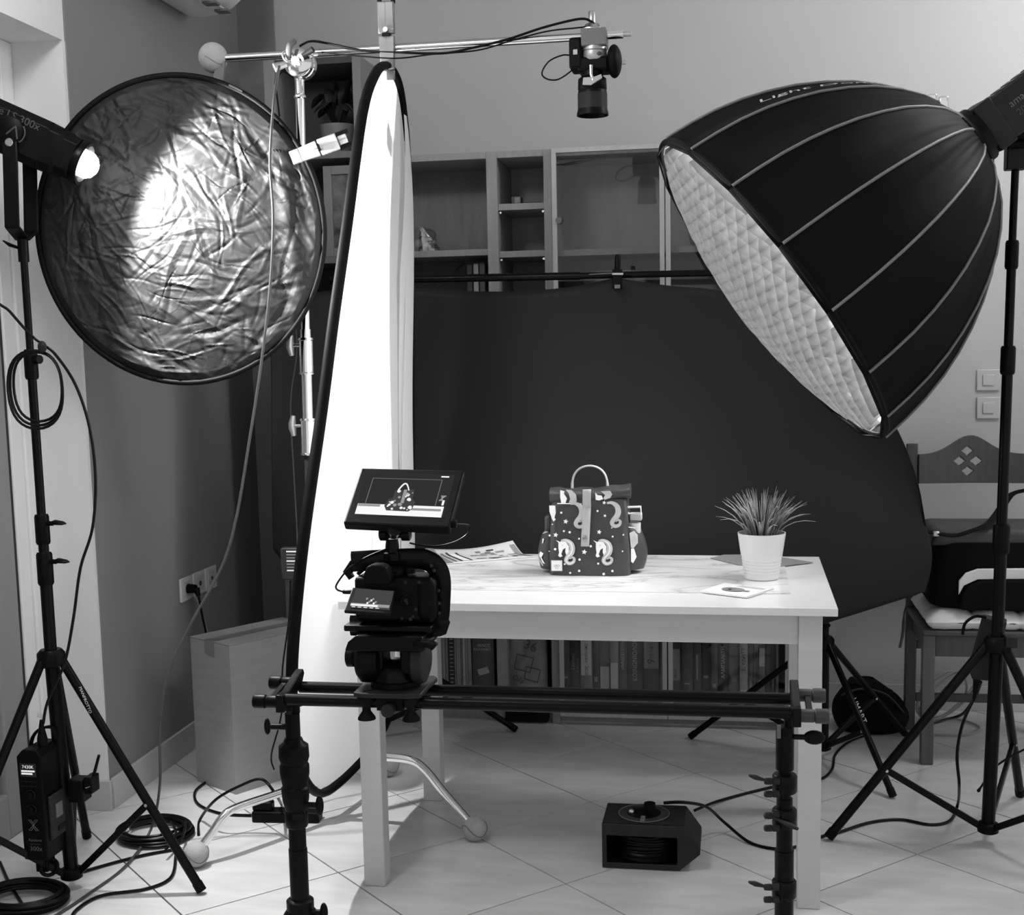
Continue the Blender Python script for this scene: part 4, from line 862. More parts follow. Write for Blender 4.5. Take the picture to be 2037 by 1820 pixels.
tn = side; tex = LDIR; tey = tn.cross(tex)
if tey.z < 0: tey = -tey; tex = -tex if tex.cross(tey).dot(tn) < 0 else tex
to = LAMP+side*.0625
text('aputure LS 300x', .026, to-LDIR*.19+tey*.034, LDIR, tn.cross(LDIR), 'print_dim', lh, depth=.0006)
ar = MB(); aa = to-LDIR*.152+side*.014
for q0, q1 in (((-.014, -.012), (0, .014)), ((0, .014), (.014, -.012))): ar.tube([aa+LDIR*q0[0]+tey*q0[1], aa+LDIR*q1[0]+tey*q1[1]], .0022, 6)
ar.build('logo', 'print_dim', lh)
MB().tube([aa+(LDIR*cos(t_)+tey*sin(t_))*.027 for t_ in [-.7+.2*k for k in range(9)]], .0018, 6).build('logo', 'print_dim', lh)
# control box
cb = thing('control_box', 'black lamp control box with lit display and two dials hung on the left stand', 'control box', P(90, 1710, Y=-.03))
cf = [P(32, 1505, Y=-.045), P(80, 1507, Y=-.045), P(96, 1713, Y=-.045), P(49, 1710, Y=-.045)]
t1, t2 = P(43, 1492, Y=-.045), P(71, 1493, Y=-.045); dY = V((0, .10, 0))
hexa = [cf[0], t1, t2, cf[1], cf[2], cf[3]]
mb = MB(); mb.add(hexa+[p+dY for p in hexa], [(0, 1, 2, 3, 4, 5), (11, 10, 9, 8, 7, 6)]+[(i, (i+1) % 6, 6+(i+1) % 6, 6+i) for i in range(6)])
cbo = mb.build('housing', 'black_plastic', cb, smooth=0, bevel=.003)
cex = (cf[1]-cf[0]).normalized(); cey = (cf[0]-cf[3]).normalized()
def F(u, v): return (cf[0]*(1-u)+cf[1]*u)*(1-v)+(cf[3]*(1-u)+cf[2]*u)*v
mb = MB(); mb.add([F(u, v)+V((0, -.0012, 0)) for u, v in ((.12, .06), (.80, .06), (.80, .19), (.12, .19))], [(0, 1, 2, 3)]); dsp = mb.build('display', 'gasket', cb, smooth=0)
text('7430K', .0115, F(.46, .095)+V((0, -.0014, 0)), cex, cey, 'cabinet_screen', dsp, depth=.0003)
for k in range(2): mb = MB(); mb.add([F(u, v)+V((0, -.0018, 0)) for u, v in ((.18, .125+.025*k), (.74-.1*k, .125+.025*k), (.74-.1*k, .142+.025*k), (.18, .142+.025*k))], [(0, 1, 2, 3)]); mb.build('display_line', 'cabinet_screen', dsp, smooth=0)
for k in range(8): c_ = F(.18+.18*(k % 4), .235+.045*(k//4)); MB().bar(c_-cex*.004+V((0, -.001, 0)), c_+cex*.004+V((0, -.001, 0)), .003, .0014).build('button', 'grey_plastic', cb)
for v in (.36, .50): MB().lathe(F(.5, v), (0, -1, 0), [(0, .0125), (.004, .0125), (.004, .0095), (.012, .009), (.013, .007)], 24).build('dial', 'black_metal', cb)
for v in (.36, .50): MB().torus(F(.5, v)+V((0, -.004, 0)), (0, 1, 0), .0122, .0008, 24, 5).build('dial_ring', 'grey_plastic', cb)
lx = MB()
for sx in (-1, 1):
    for sy in (-1, 1):
        c_ = F(.5, .655)+V((0, -.0012, 0)); lx.tube([c_+cex*sx*.0028+cey*sy*.003, c_+cex*sx*.0125+cey*sy*.0135, c_+cex*sx*.006+cey*sy*.0135, c_+cey*sy*.0055], .0009, 5, closed=True)
lx.build('logo', 'mid_plastic', cb); MB().sph(F(.5, .655)+V((0, -.001, 0)), .0028, 8, 6).build('logo', 'mid_plastic', cb)
text('Aputure', .0105, F(.52, .80)+V((0, -.001, 0)), cex, cey, 'mid_plastic', cb); text('Light Storm', .006, F(.52, .838)+V((0, -.001, 0)), cex, cey, 'print_dim', cb)
text('300x', .0165, F(.54, .885)+V((0, -.001, 0)), cex, cey, 'mid_plastic', cb)
sp0 = (cf[1]+cf[2])/2+V((.003, .055, -.03)); MB().box(sp0, (.008, .075, .11)).build('battery_plate', 'grey_plastic', cb, bevel=.003)
MB().box(sp0+V((.004, .0, .012)), (.004, .03, .035)).build('battery_slot', 'mid_plastic', cb); MB().box(sp0+V((.004, .01, -.035)), (.004, .035, .012)).build('battery_contact', 'black_plastic', cb)
MB().torus(P(98, 1725, Y=0), (1, -1, 0), .02, .005, 24, 8).build('clamp_ring', 'black_plastic', cb); MB().bb(P(70, 1712, Y=-.01), P(95, 1736, Y=-.01)+V((0, .04, 0))).build('clamp', 'black_plastic', cb, bevel=.003)
tp = P(85, 1483, Y=.0); MB().tube([tp, tp+V((0, 0, .018)), tp+V((0, 0, .045)), tp+V((.001, 0, .065))], [.0125, .0125, .007, .004], 14).build('plug', 'black_plastic', cb)
MB().tube(cs([P(60, 1488, Y=.03), P(66, 1465, Y=.03), P(80, 1450, Y=.03), P(105, 1447, Y=.03), P(112, 1470, Y=.03)]), .009, 8, flat=.4).build('strap', 'black_fabric', cb)
tgp = P(82, 1424, Y=0); MB().box(tgp, (.022, .0006, .012), Matrix.Rotation(.3, 3, 'Y')).build('cable_tag', 'paper', cb, smooth=0)
rc = thing('wireless_receiver', 'small black receiver with a short antenna clipped to the left stand', 'receiver', P(160, 1595, Y=.04))
a, c = P(133, 1552, Y=.02), P(166, 1598, Y=.02); MB().bb((a.x, .02, c.z), (c.x, .065, a.z)).build('body', 'black_plastic', rc, bevel=.003)
a, c = P(166, 1546, Y=.02), P(184, 1580, Y=.02); mbx = MB().bb((a.x, .018, c.z), (c.x, .06, a.z)).build('module', 'black_plastic', rc, bevel=.003)
text('Aputure', .004, V(((a.x+c.x)/2, .018, (a.z+c.z)/2-.003)), (1, 0, .35), (-.35, 0, 1), 'print_white', mbx)
MB().tube([P(184, 1548, Y=.04), P(187, 1540, Y=.04), P(197, 1502, Y=.04)], [.0045, .004, .0035], 10).build('antenna', 'rubber', rc)
# cables of the left side
co_ = thing('cable_loop', 'black cable looped and hung on the left light stand', 'cable', P(70, 850, Y=.05))
for R_, dx, dz, dy in ((.071, 0, 0, 0), (.066, .004, .003, .012), (.074, -.003, -.004, -.01)):
    c_ = P(72, 772, Y=.04+dy)+V((dx, 0, dz)); MB().tube([c_+V((R_*sin(t_), .006*sin(3*t_), R_*1.26*cos(t_))) for t_ in [k*2*pi/36 for k in range(36)]], .0034, 8, closed=True).build('turn', 'cable', co_)
MB().tube(cs([LAMP-LDIR*.35+V((0, 0, -.03)), LAMP-LDIR*.40+V((0, -.03, -.10)), P(-30, 560, Y=.02), P(20, 620, Y=.03), P(60, 665, Y=.04), P(85, 685, Y=.04), P(110, 705, Y=.035), P(150, 765, Y=.03), P(178, 850, Y=.03), P(190, 950, Y=.03), P(184, 1050, Y=.03), P(160, 1130, Y=.02), P(146, 1230, Y=.01), P(128, 1320, Y=.0), P(95, 1395, Y=.0), P(86, 1440, Y=.0)], 6), .0036, 8).build('lead', 'cable', co_)
MB().sph(P(84, 690, Y=.025), .012, 10, 8, (1, .6, 1.2)).build('tie', 'grey_plastic', co_)
tag(MB().tube(cs([P(556, 130, Y=.50), P(545, 200, Y=.34), P(537, 320, Y=.33), P(543, 430, Y=.33), P(538, 560, Y=.34), P(520, 720, Y=.35), P(497, 870, Y=.36), P(470, 1030, Y=.36), P(440, 1130, Y=.36), P(380, 1240, Y=.36), P(335, 1340, Y=.35), P(318, 1450, Y=.34), P(318, 1560, Y=.33), P(300, 1650, Z=.03), P(250, 1722, Z=.006), P(180, 1775, Z=.005), P(120, 1815, Z=.005), P(60, 1850, Z=.005)], 8), .0036, 8).build('long_cable', 'cable_grey'), 'long cable hanging from the boom in front of the silver reflector to the floor', 'cable')
def coil(px, py, R_, n, label, sq=1.0):
    c = P(px, py, Z=.006); t = thing('cable_coil', label, 'cable', c, 'cable coils on the floor'); random.seed(px)
    for k in range(n):
        r_ = R_*(1-.05*(k % 5)+.03*random.random()); dz = .0045+.0052*(k//3); o_ = V((random.uniform(-.008, .008), random.uniform(-.008, .008), dz))
        MB().tube([c+o_+V((r_*cos(t_)*1.0, r_*sin(t_)*sq, .002*sin(2*t_+k))) for t_ in [j*2*pi/40 for j in range(40)]], .0042, 7, closed=True).build('turn', 'cable', t)
    return t
c1 = coil(308, 1660, .100, 12, 'round coil of black cable on the floor by the silver stand', .95)
MB().sph(P(252, 1652, Z=.03), .013, 12, 8).build('plug', 'steel', c1)
for k in range(2): MB().tube(cs([P(340+30*k, 1635, Z=.03), P(350+15*k, 1660, Z=.035), P(330+20*k, 1690, Z=.03)]), .004, 7).build('tie', 'cable', c1)
c2 = coil(50, 1795, .105, 13, 'coil of black cable on the floor at the bottom left corner', .8)
for pts, lab in (([(150, 1738), (230, 1715), (290, 1700), (345, 1690)], 'black cable on the floor from the left stand to the coil'),
                 ([(350, 1700), (340, 1745), (290, 1768), (200, 1782), (150, 1812), (140, 1840)], 'black cable curving round the foot of the left stand'),
                 ([(0, 1715), (20, 1760), (45, 1800), (70, 1850)], 'black cable leaving the bottom left corner'),
                 ([(395, 1660), (398, 1630), (430, 1590), (480, 1562), (520, 1550), (545, 1575), (560, 1600)], 'black cable arching beside the cardboard box'),
                 ([(410, 1555), (388, 1575), (395, 1600), (440, 1618), (500, 1622)], 'black cable from under the cardboard box to the power strip')):
    tag(MB().tube(cs([P(x, y, Z=.005) if not (lab.startswith('black cable arching') and 1 < i < 6) else P(x, y, Y=.45) for i, (x, y) in enumerate(pts)], 8), .0042, 8).build('floor_cable', 'cable'), lab, 'cable')
ps = thing('power_strip', 'black power strip on the floor behind the left slider stand', 'power strip', P(560, 1640, Z=0))
a, c = P(498, 1638, Z=.0), P(632, 1640, Z=.0); MB().bar(a+V((0, .03, .016)), c+V((0, .03, .016)), .05, .032, (0, 0, 1)).build('body', 'black_plastic', ps, bevel=.005)
MB().bar(a+V((.0, .03, .045)), a+V((.06, .03, .045)), .03, .028, (0, 0, 1)).build('adapter', 'black_plastic', ps, bevel=.006)
MB().cyl(c+V((-.09, .03, .03)), c+V((-.075, .03, .075)), .014, .006, n=14).build('plug', 'black_plastic', ps)
# ================================================================== SILVER STAND WITH BOOM
cst = thing('boom_stand', 'chrome stand with a boom arm over the table and tennis balls on its feet', 'light stand', (-.82, .56, 0))
def cpole(z): return V((-.80-.018*max(0, (2.1-z)/1.2), .56, z)) if z > .9 else V((-.818-.004*(.9-z), .56, z))
zc = lambda y: P(604, y, Y=.56).z
psec(cst, cpole, zc(655), 2.075, .0125, 'pole_section', 'chrome'); psec(cst, cpole, zc(860), zc(655), .0150, 'pole_section', 'chrome')
psec(cst, cpole, zc(1000), zc(895), .0125, 'sleeve', 'grey_plastic'); psec(cst, cpole, .13, zc(900), .0115, 'pole_section', 'chrome')
for y0, y1, r, kx in ((745, 672, .0205, 572), (905, 832, .0215, 568)):
    z0, z1 = zc(y0), zc(y1); c_ = MB().tube([cpole(z0), cpole(z0+.004), cpole(z0+.006), cpole(z1-.008), cpole(z1-.006), cpole(z1)], [r, r*1.1, r*.95, r*.95, r*1.1, r], 22).build('collar', 'chrome', cst)
    p = cpole(z1-.02)-V((0, .004, 0)); MB().cyl(p, p-V((.05, .0, 0)), .005, n=10).build('knob_stem', 'chrome', c_)
    MB().tube([p+V((-.040, 0, -.028)), p+V((-.044, 0, -.006)), p+V((-.044, 0, .006)), p+V((-.040, 0, .028))], [.008, .013, .013, .008], 12, flat=.8).build('wing_knob', 'clamp_silver', c_)
MB().lathe(cpole(2.0), (0, 0, 1), [(0, .0135), (.003, .0165), (.008, .0165), (.012, .0135)], 20).build('ring', 'chrome', cst); MB().lathe(cpole(2.045), (0, 0, 1), [(0, .014), (.02, .014), (.03, .017), (.035, .012)], 20).build('ring', 'chrome', cst)
MB().lathe((-.825, .56, .115), (0, 0, 1), [(0, .022), (.006, .028), (.13, .028), (.14, .02)], 22).build('leg_hub', 'chrome', cst)
for tip, kn in (((-.362, .488, 0), None), ((-1.054, .225, 0), None), ((-.74, .99, 0), None)):
    tip = V(tip); c0 = V((-.825, .56, .215 if tip.x > -.5 else .16)); d = V((tip.x-c0.x, tip.y-c0.y, 0)); L_ = d.length; d.normalize()
    e = P(830, 1512, Y=.535) if tip.x > -.5 else (P(452, 1613, Y=.30) if tip.x < -1 else c0+d*(L_*.55))
    dd = V((e.x-c0.x, e.y-c0.y, 0)); c0.z = e.z+.004; e2 = V((e.x, e.y, e.z))
    pts = [c0, c0+(e2-c0)*.5, e2-(e2-c0).normalized()*.03, e2+(tip+V((0, 0, .03))-e2)*.12, e2+(tip+V((0, 0, .03))-e2)*.5, tip+V((0, 0, .035))]
    leg = MB().tube(cs(pts, 6), .0115, 14).build('leg', 'chrome', cst)
    MB().sph(tip+V((0, 0, .034)), .034, 22, 16).build('tennis_ball', 'felt', leg)
    MB().tube([tip+V((0, 0, .034))+V((.0345*cos(t_)*cos(.45*sin(2*t_)), .0345*sin(t_)*cos(.45*sin(2*t_)), .0345*sin(.45*sin(2*t_)))) for t_ in [k*2*pi/40 for k in range(40)]], .0012, 5, closed=True).build('ball_seam', 'felt_line', leg)
b0, b1 = P(447, 116, Y=.56), P(1240, 68, Y=.56)
MB().cyl(b0, b1, .0105, n=20).build('boom_arm', 'chrome', cst); MB().cyl(b1, b1+(b1-b0).normalized()*.02, .006, n=12).build('boom_tip', 'steel', cst)
ball = P(424, 115, Y=.56); MB().sph(ball, .039, 24, 16, (1, 1, 1.02)).build('boom_tennis_ball', 'felt', cst)
MB().tube([ball+V((-.036+.07*t, -.0385*sin(pi*(t*.8+.1)), -.012+.01*sin(5*t))) for t in [k/10 for k in range(11)]], .0009, 5).build('ball_seam', 'felt_line', cst)
MB().prism([(0, 0), (.024, .004), (.016, -.05), (-.012, -.062), (-.014, -.04)], ball+V((.014, -.008, -.016)), (1, 0, 0), (0, 0, 1), .012).build('ball_flap', 'mid_plastic', cst, bevel=.002)
gh = P(598, 128, Y=.545)
MB().lathe(gh+V((0, .03, 0)), (0, -1, 0), [(0, .030), (.006, .037), (.026, .037), (.030, .033), (.034, .037), (.052, .037), (.058, .030), (.060, .014), (.075, .012)], 32).build('grip_head', 'chrome', cst)
MB().tube([gh+V((-.028, -.035, -.004)), gh+V((-.055, -.05, -.016))], [.008, .012], 12).build('grip_handle', 'clamp_silver', cst)
MB().tube([gh+V((.02, -.04, .012)), gh+V((.05, -.045, .026))], [.006, .008], 10).build('grip_handle', 'grey_plastic', cst)
MB().tube(cs([gh+V((-.02, -.04, .005)), gh+V((-.012, -.05, .035)), gh+V((-.005, -.03, .052))]), .008, 10).build('grip_handle', 'mid_plastic', cst)
MB().torus(gh+V((-.018, -.044, .012)), (1, -1, .4), .016, .003, 20, 6).build('wire_wrap', 'clamp_silver', cst)
def bcab(pts, r, lab, Yv=.545):
    tag(MB().tube(cs([P(x, y, Y=Yv) for x, y in pts], 8), r, 8).build('boom_cable', 'cable'), lab, 'cable')
bcab([(596, 92), (620, 82), (660, 88), (720, 100), (790, 104), (880, 106), (940, 95), (1010, 78), (1080, 55), (1150, 38), (1175, 42), (1186, 55)], .0032, 'thick black cable draped along the boom arm to the overhead camera')
bcab([(640, 104), (720, 112), (790, 116), (860, 108), (950, 100), (1020, 80), (1090, 62), (1160, 54), (1180, 48)], .0020, 'thinner black cable hanging just under the boom arm')
bcab([(563, 140), (548, 160), (551, 190), (556, 232)], .0025, 'short grey cable hanging beside the grip head')
# overhead camera
oc_ = thing('overhead_camera', 'camera with a long black lens hanging from the boom and pointing down', 'camera', P(1178, 235, Y=.56))
Yo = .56
def ob(x0, y0, x1, y1, dy0, dy1, nm, mat, bev=.003):
    a, c = P(x0, y0, Y=Yo), P(x1, y1, Y=Yo); return MB().bb((a.x, Yo+dy0, c.z), (c.x, Yo+dy1, a.z)).build(nm, mat, oc_, bevel=bev)
ob(1158, 62, 1208, 94, -.032, .032, 'mount_block', 'mid_plastic')
a = P(1178, 65, Y=Yo); MB().lathe(a, (0, 0, 1), [(0, .030), (.008, .030), (.012, .022), (.02, .018), (.024, .009), (.05, .009), (.053, .007)], 22).build('mount_screw', 'steel', oc_)
a = P(1183, 122, Y=Yo); MB().lathe(a, (0, 0, 1), [(0, .030), (.004, .032), (.022, .031), (.024, .029), (.026, .032), (.042, .031), (.045, .026)], 26).build('ball_head', 'clamp_silver', oc_)
MB().sph(P(1192, 106, Y=Yo-.031), .006, 10, 8, (1, .4, .8)).build('ball_head_hole', 'ink', oc_)
ob(1134, 80, 1160, 140, -.03, .05, 'body', 'black_plastic', .006); ob(1150, 118, 1212, 142, -.028, .05, 'body_back', 'black_plastic', .006)
mbg = MB(); gx = P(1222, 122, Y=Yo); mbg.sph(gx, .042, 18, 14, (.46, 1.0, .98)); mbg.build('grip', 'rubber', oc_); MB().cyl(P(1238, 124, Y=Yo), P(1245, 124, Y=Yo), .005, n=10).build('strap_lug', 'steel', oc_)
ob(1143, 104, 1152, 114, -.034, -.028, 'port_cover', 'clamp_silver', .001)
a = P(1178, 148, Y=Yo); LN = a.z-P(1178, 232, Y=Yo).z
MB().lathe(a+V((0, 0, .012)), (0, 0, -1), [(0, .027), (.018, .028), (.024, .036), (.05, .037), (.052, .0355), (.056, .037), (LN*.72, .0372), (LN*.74, .036), (LN*.80, .037), (LN*.92, .0372), (LN+.004, .0405), (LN+.010, .0405), (LN+.010, .036), (LN*.8, .032), (LN*.8, 0)], 34).build('lens', 'black_plastic', oc_)
MB().lathe(a+V((0, 0, .012)), (0, 0, -1), [(.060, .0378), (.075+.03, .0378)], 34, cap=False).build('focus_ring', 'grey_plastic', oc_)
MB().tube([P(1176, 130, Y=Yo-.034), P(1176, 148, Y=Yo-.036), P(1180, 160, Y=Yo-.038)], [.006, .005, .006], 10).build('silver_arm', 'chrome', oc_)
MB().prism([(-.022, -.010), (.0, -.012), (.028, .004), (.026, .014), (.006, .008), (-.020, .008)], P(1176, 160, Y=Yo-.04), (1, 0, 0), (0, 0, 1), .006).build('silver_plate', 'clamp_silver', oc_, bevel=.001)
MB().tube(cs([P(1134, 110, Y=Yo), P(1118, 110, Y=Yo), P(1092, 122, Y=Yo), P(1078, 145, Y=Yo), P(1088, 157, Y=Yo), P(1110, 158, Y=Yo), P(1135, 142, Y=Yo), P(1148, 128, Y=Yo)], 6), .002, 8).build('cable', 'cable', oc_)
# ================================================================== ROUND SILVER REFLECTOR
rf = thing('round_reflector', 'round crumpled silver reflector with a black rim behind the lamp', 'reflector', P(365, 765, Y=.42))
rc0 = (P(72, 458, Y=.335)+P(648, 466, Y=.50))/2; rex = (P(648, 466, Y=.50)-P(72, 458, Y=.335))/2
rc0.z = (P(350, 146, Y=.42).z+P(385, 764, Y=.42).z)/2; rez = V((.0, 0, (P(350, 146, Y=.42).z-P(385, 764, Y=.42).z)/2)); rex.z = 0; rn = rex.cross(rez).normalized()
if rn.y > 0: rn = -rn
def foil_mesh(NU=440, NV=170):
    """disc of foil with long sharp creases and soft waves (all vertices at once)"""
    rng = np.random.default_rng(4)
    a_, v_ = np.meshgrid(np.arange(NU)/NU*2*np.pi, np.linspace(0, 1, NV)); a_, v_ = a_.ravel(), v_.ravel()
    x, z = .975*v_*np.cos(a_), .975*v_*np.sin(a_)
    d = np.array([.009*mnoise.noise(V((p*2, q*2, .7)))+.0035*mnoise.noise(V((p*5.5, q*5.5, 2.7))) for p, q in zip(x, z)])
    for k in range(620):
        big = k < 60
        an = rng.normal(-.55, .85); L = rng.uniform(.25, .6) if big else rng.uniform(.05, .26); q = np.sqrt(rng.random())*.97; t = rng.random()*2*np.pi
        w = rng.uniform(.02, .05) if big else rng.uniform(.007, .028); am = rng.choice((-1, 1))*(rng.uniform(.002, .0045) if big else rng.uniform(.0009, .0030))
        dx, dy = x-q*np.cos(t), z-q*np.sin(t); al = dx*np.cos(an)+dy*np.sin(an)
        ac = np.abs(-dx*np.sin(an)+dy*np.cos(an)+.02*np.sin(al*11+k))
        d += np.where((np.abs(al) < L) & (ac < w), am*(1-ac/w)*(1-(al/L)**2), 0)
    d += .010*np.exp(-((x-.78)/.11)**2)*np.sin(z*3+x*19)*np.where(z < .5, 1, .3)
    d = (d+.010)*np.minimum(1, (1-v_)*22)
    mb = MB(); mb.v = [rc0+rex*p+rez*q+rn*float(h) for p, q, h in zip(x, z, d)]
    mb.f = [(j*NU+i, j*NU+(i+1) % NU, (j+1)*NU+(i+1) % NU, (j+1)*NU+i) for j in range(NV-1) for i in range(NU)]
    return mb
foil_mesh().build('foil', 'foil', rf, smooth=.5)
MB().tube([rc0+rex*cos(t_)*.99+rez*sin(t_)*.99 for t_ in [k*2*pi/96 for k in range(96)]], .0075, 10, closed=True).build('rim', 'rubber', rf)
MB().grid(lambda u, v: rc0-rn*.012*(1-v*v)-rn*.012+(rex*cos(2*pi*u)+rez*sin(2*pi*u))*v*.985, 60, 3, closeu=True).build('backing', 'black_fabric', rf)
lb_ = MB(); q = [rc0+(rex*cos(t_)+rez*sin(t_))*.995+rn*.008 for t_ in (1.08, 1.13, 1.18)]; lb_.tube(q, .009, 6, flat=.4); lb_.build('rim_label', 'grey_plastic', rf)
def spring_clamp(a, b, label, w=.03, mat='clamp_silver', Yd=V((0, -1, 0))):
    a, b = V(a), V(b); t = thing('spring_clamp', label, 'clamp', a, 'spring clamps'); ax = (b-a).normalized(); L_ = (b-a).length; sd = ax.cross(Yd).normalized()
    for s_ in (1, -1):
        MB().bar(a+ax*.014+sd*s_*.007, a+ax*L_*.44+sd*s_*.010, .022, .012, Yd).build('jaw', mat, t, bevel=.002)
        MB().bar(a+ax*L_*.46+sd*s_*.010, a+ax*L_*.82+sd*s_*.010, .024, .013, Yd).build('handle', mat, t, bevel=.003)
        MB().bar(a+ax*L_*.84+sd*s_*.004, b+sd*s_*.004, .016, .006, Yd).build('handle_tip', mat, t, bevel=.002)
        MB().bar(a-ax*.012+sd*s_*.005, a+ax*.014+sd*s_*.006, .026, .010, Yd).build('pad', mat, t, bevel=.003)
        MB().bar(a+ax*L_*.80+sd*s_*.018-Yd*.006, b+ax*.008+sd*s_*.018-Yd*.006, .012, .005, Yd).build('spring_loop', 'black_metal', t, bevel=.002)
    MB().bar(a+ax*L_*.43, a+ax*L_*.47, .018, .030, Yd).build('joint', 'black_plastic', t)
    MB().cyl(a+ax*L_*.5-Yd*.014, a+ax*L_*.5+Yd*.014, .006, n=12).build('pivot', 'chrome', t)
    return t
spring_clamp(P(588, 312, Y=.46), P(690, 274, Y=.50), 'bright silver spring clamp gripping the rim of the round reflector')
# ================================================================== TALL OVAL DIFFUSER
df = thing('oval_diffuser', 'tall white oval diffusion panel with a black rim beside the table', 'diffuser', (-.66, .42, .22))
RIM = [(.546, 2.07), (.438, 2.024), (.333, 1.908), (.222, 1.631), (.126, 1.402), (.048, 1.194), (-.057, .949), (-.113, .775), (-.140, .622), (-.124, .488), (-.063, .361), (.067, .27), (.215, .242), (.414, .234), (.568, .240), (.700, .272), (.80, .335), (.885, .42), (.928, .52), (.938, .62), (.932, .713), (.902, 1.031), (.853, 1.473), (.812, 1.725), (.776, 1.859), (.733, 1.961), (.66, 2.05)]
rimc = cs([V((0, y, z)) for y, z in RIM], 5, closed=True)
def dpl(y, z, bul=0): return V((-.64+.055*(z-.6)+bul, y, z))
NR = len(rimc); yc_, zc_ = .42, 1.05
def dfn(u, v):
    k = int(round(u*NR)) % NR; p = rimc[k]; s_ = .985*v
    y, z = yc_+(p.y-yc_)*s_, zc_+(p.z-zc_)*s_
    return dpl(y, z, .012*(1-v*v)+.003*mnoise.noise(V((y*3, z*3, 1))))
MB().grid(dfn, NR, 26, closeu=True).build('diffusion_cloth', 'diffusion_cloth', df, smooth=1)
MB().tube([dpl(p.y, p.z) for p in rimc], .0145, 10, closed=True, flat=.7).build('rim', 'black_fabric', df)
def rim_far(z):
    q = [p for p in rimc if p.y > .60]
    for a_, b_ in zip(rimc, rimc[1:]+rimc[:1]):
        if a_.y > .6 and b_.y > .6 and (a_.z-z)*(b_.z-z) <= 0 and a_.z != b_.z: return a_.y+(b_.y-a_.y)*(z-a_.z)/(b_.z-a_.z)
    return .7
MB().tube(cs([dpl(.70, 1.90, .012), dpl(.74, 1.5, .016), dpl(.745, 1.1, .016), dpl(.73, .75, .016), dpl(.70, .35, .014)], 6), .0022, 6).build('seam', 'diffusion_cloth', df)
# second layer of cloth along the far edge
def lay(u, v):
    z = 1.97-1.50*v; hi = rim_far(z); w = .03+.13*min(1, v*3.5)
    return dpl(hi-.012-w*u, z, .014+.004*sin(v*9))
MB().grid(lay, 4, 40).build('edge_layer', 'diffusion_cloth', df)
spring_clamp(P(772, 150, Y=.555), P(766, -30, Y=.53), 'large grey spring clamp hanging the tall diffuser from the boom arm', mat='clamp_grey')
# power adapter hanging by the silver stand
ad = thing('power_adapter', 'black power adapter with a printed label hanging on the silver stand', 'power adapter', P(577, 1155, Y=.60))
a, c = P(557, 1090, Y=.60), P(598, 1154, Y=.60); abx = MB().bb((a.x, .60, c.z), (c.x, .635, a.z)).build('body', 'grey_plastic', ad, bevel=.004)
for k in range(7): MB().bb((a.x+.018, .599, a.z-.012-.009*k), (c.x-.006-.004*(k % 3), .6002, a.z-.008-.009*k)).build('label_line', 'mid_plastic' if k % 3 else 'book_7', abx, smooth=0)
MB().tube(cs([P(585, 600, Y=.62), P(590, 700, Y=.62), P(578, 800, Y=.63), P(585, 950, Y=.63), P(590, 1040, Y=.62), P(592, 1088, Y=.617)], 5), .002, 6).build('cord', 'cable_grey', ad)
MB().tube(cs([P(578, 1155, Y=.617), P(575, 1230, Y=.62), P(562, 1330, Y=.62), P(560, 1420, Y=.60), P(540, 1500, Y=.55), P(545, 1530, Y=.5)], 5), .0025, 6).build('cord', 'cable', ad)
# cardboard box
bx_ = thing('cardboard_box', 'tall closed cardboard box with tape against the dark wall', 'box', (-1.15, .95, 0))
k0 = V((-1.16, .768, 0)); d1 = V((-.85, .53, 0)).normalized(); d2 = V((.53, .85, 0)).normalized(); w1, w2, hb_ = .20, .36, .462
cpt = [k0, k0+d2*w2, k0+d1*w1+d2*w2, k0+d1*w1]
mb = MB(); mb.add(cpt+[p+V((0, 0, hb_)) for p in cpt], [(0, 1, 5, 4), (1, 2, 6, 5), (2, 3, 7, 6), (3, 0, 4, 7), (3, 2, 1, 0)]); mb.build('carton', 'cardboard', bx_, smooth=0)
up = V((0, 0, hb_+.001))
for s_ in (0, 1):
    e0, e1 = (0, .495) if s_ == 0 else (.505, 1)
    mb = MB(); q = [k0+d1*w1*e0+up, k0+d1*w1*e0+d2*w2+up, k0+d1*w1*e1+d2*w2+up, k0+d1*w1*e1+up]; mb.add(q+[p+V((0, 0, .003)) for p in q], [(3, 2, 1, 0), (4, 5, 6, 7), (0, 1, 5, 4), (1, 2, 6, 5), (2, 3, 7, 6), (3, 0, 4, 7)]); mb.build('flap', 'cardboard', bx_, smooth=0)
mb = MB(); q = [k0+d1*w1*.38-d2*.001+up+V((0, 0, .0035)), k0+d1*w1*.38+d2*w2+up+V((0, 0, .0035)), k0+d1*w1*.62+d2*w2+up+V((0, 0, .0035)), k0+d1*w1*.62-d2*.001+up+V((0, 0, .0035))]
mb.add(q+[q[0]-V((0, 0, .05)), q[3]-V((0, 0, .045))], [(0, 1, 2, 3), (0, 3, 5, 4)]); mb.build('tape', 'tape', bx_, smooth=0)
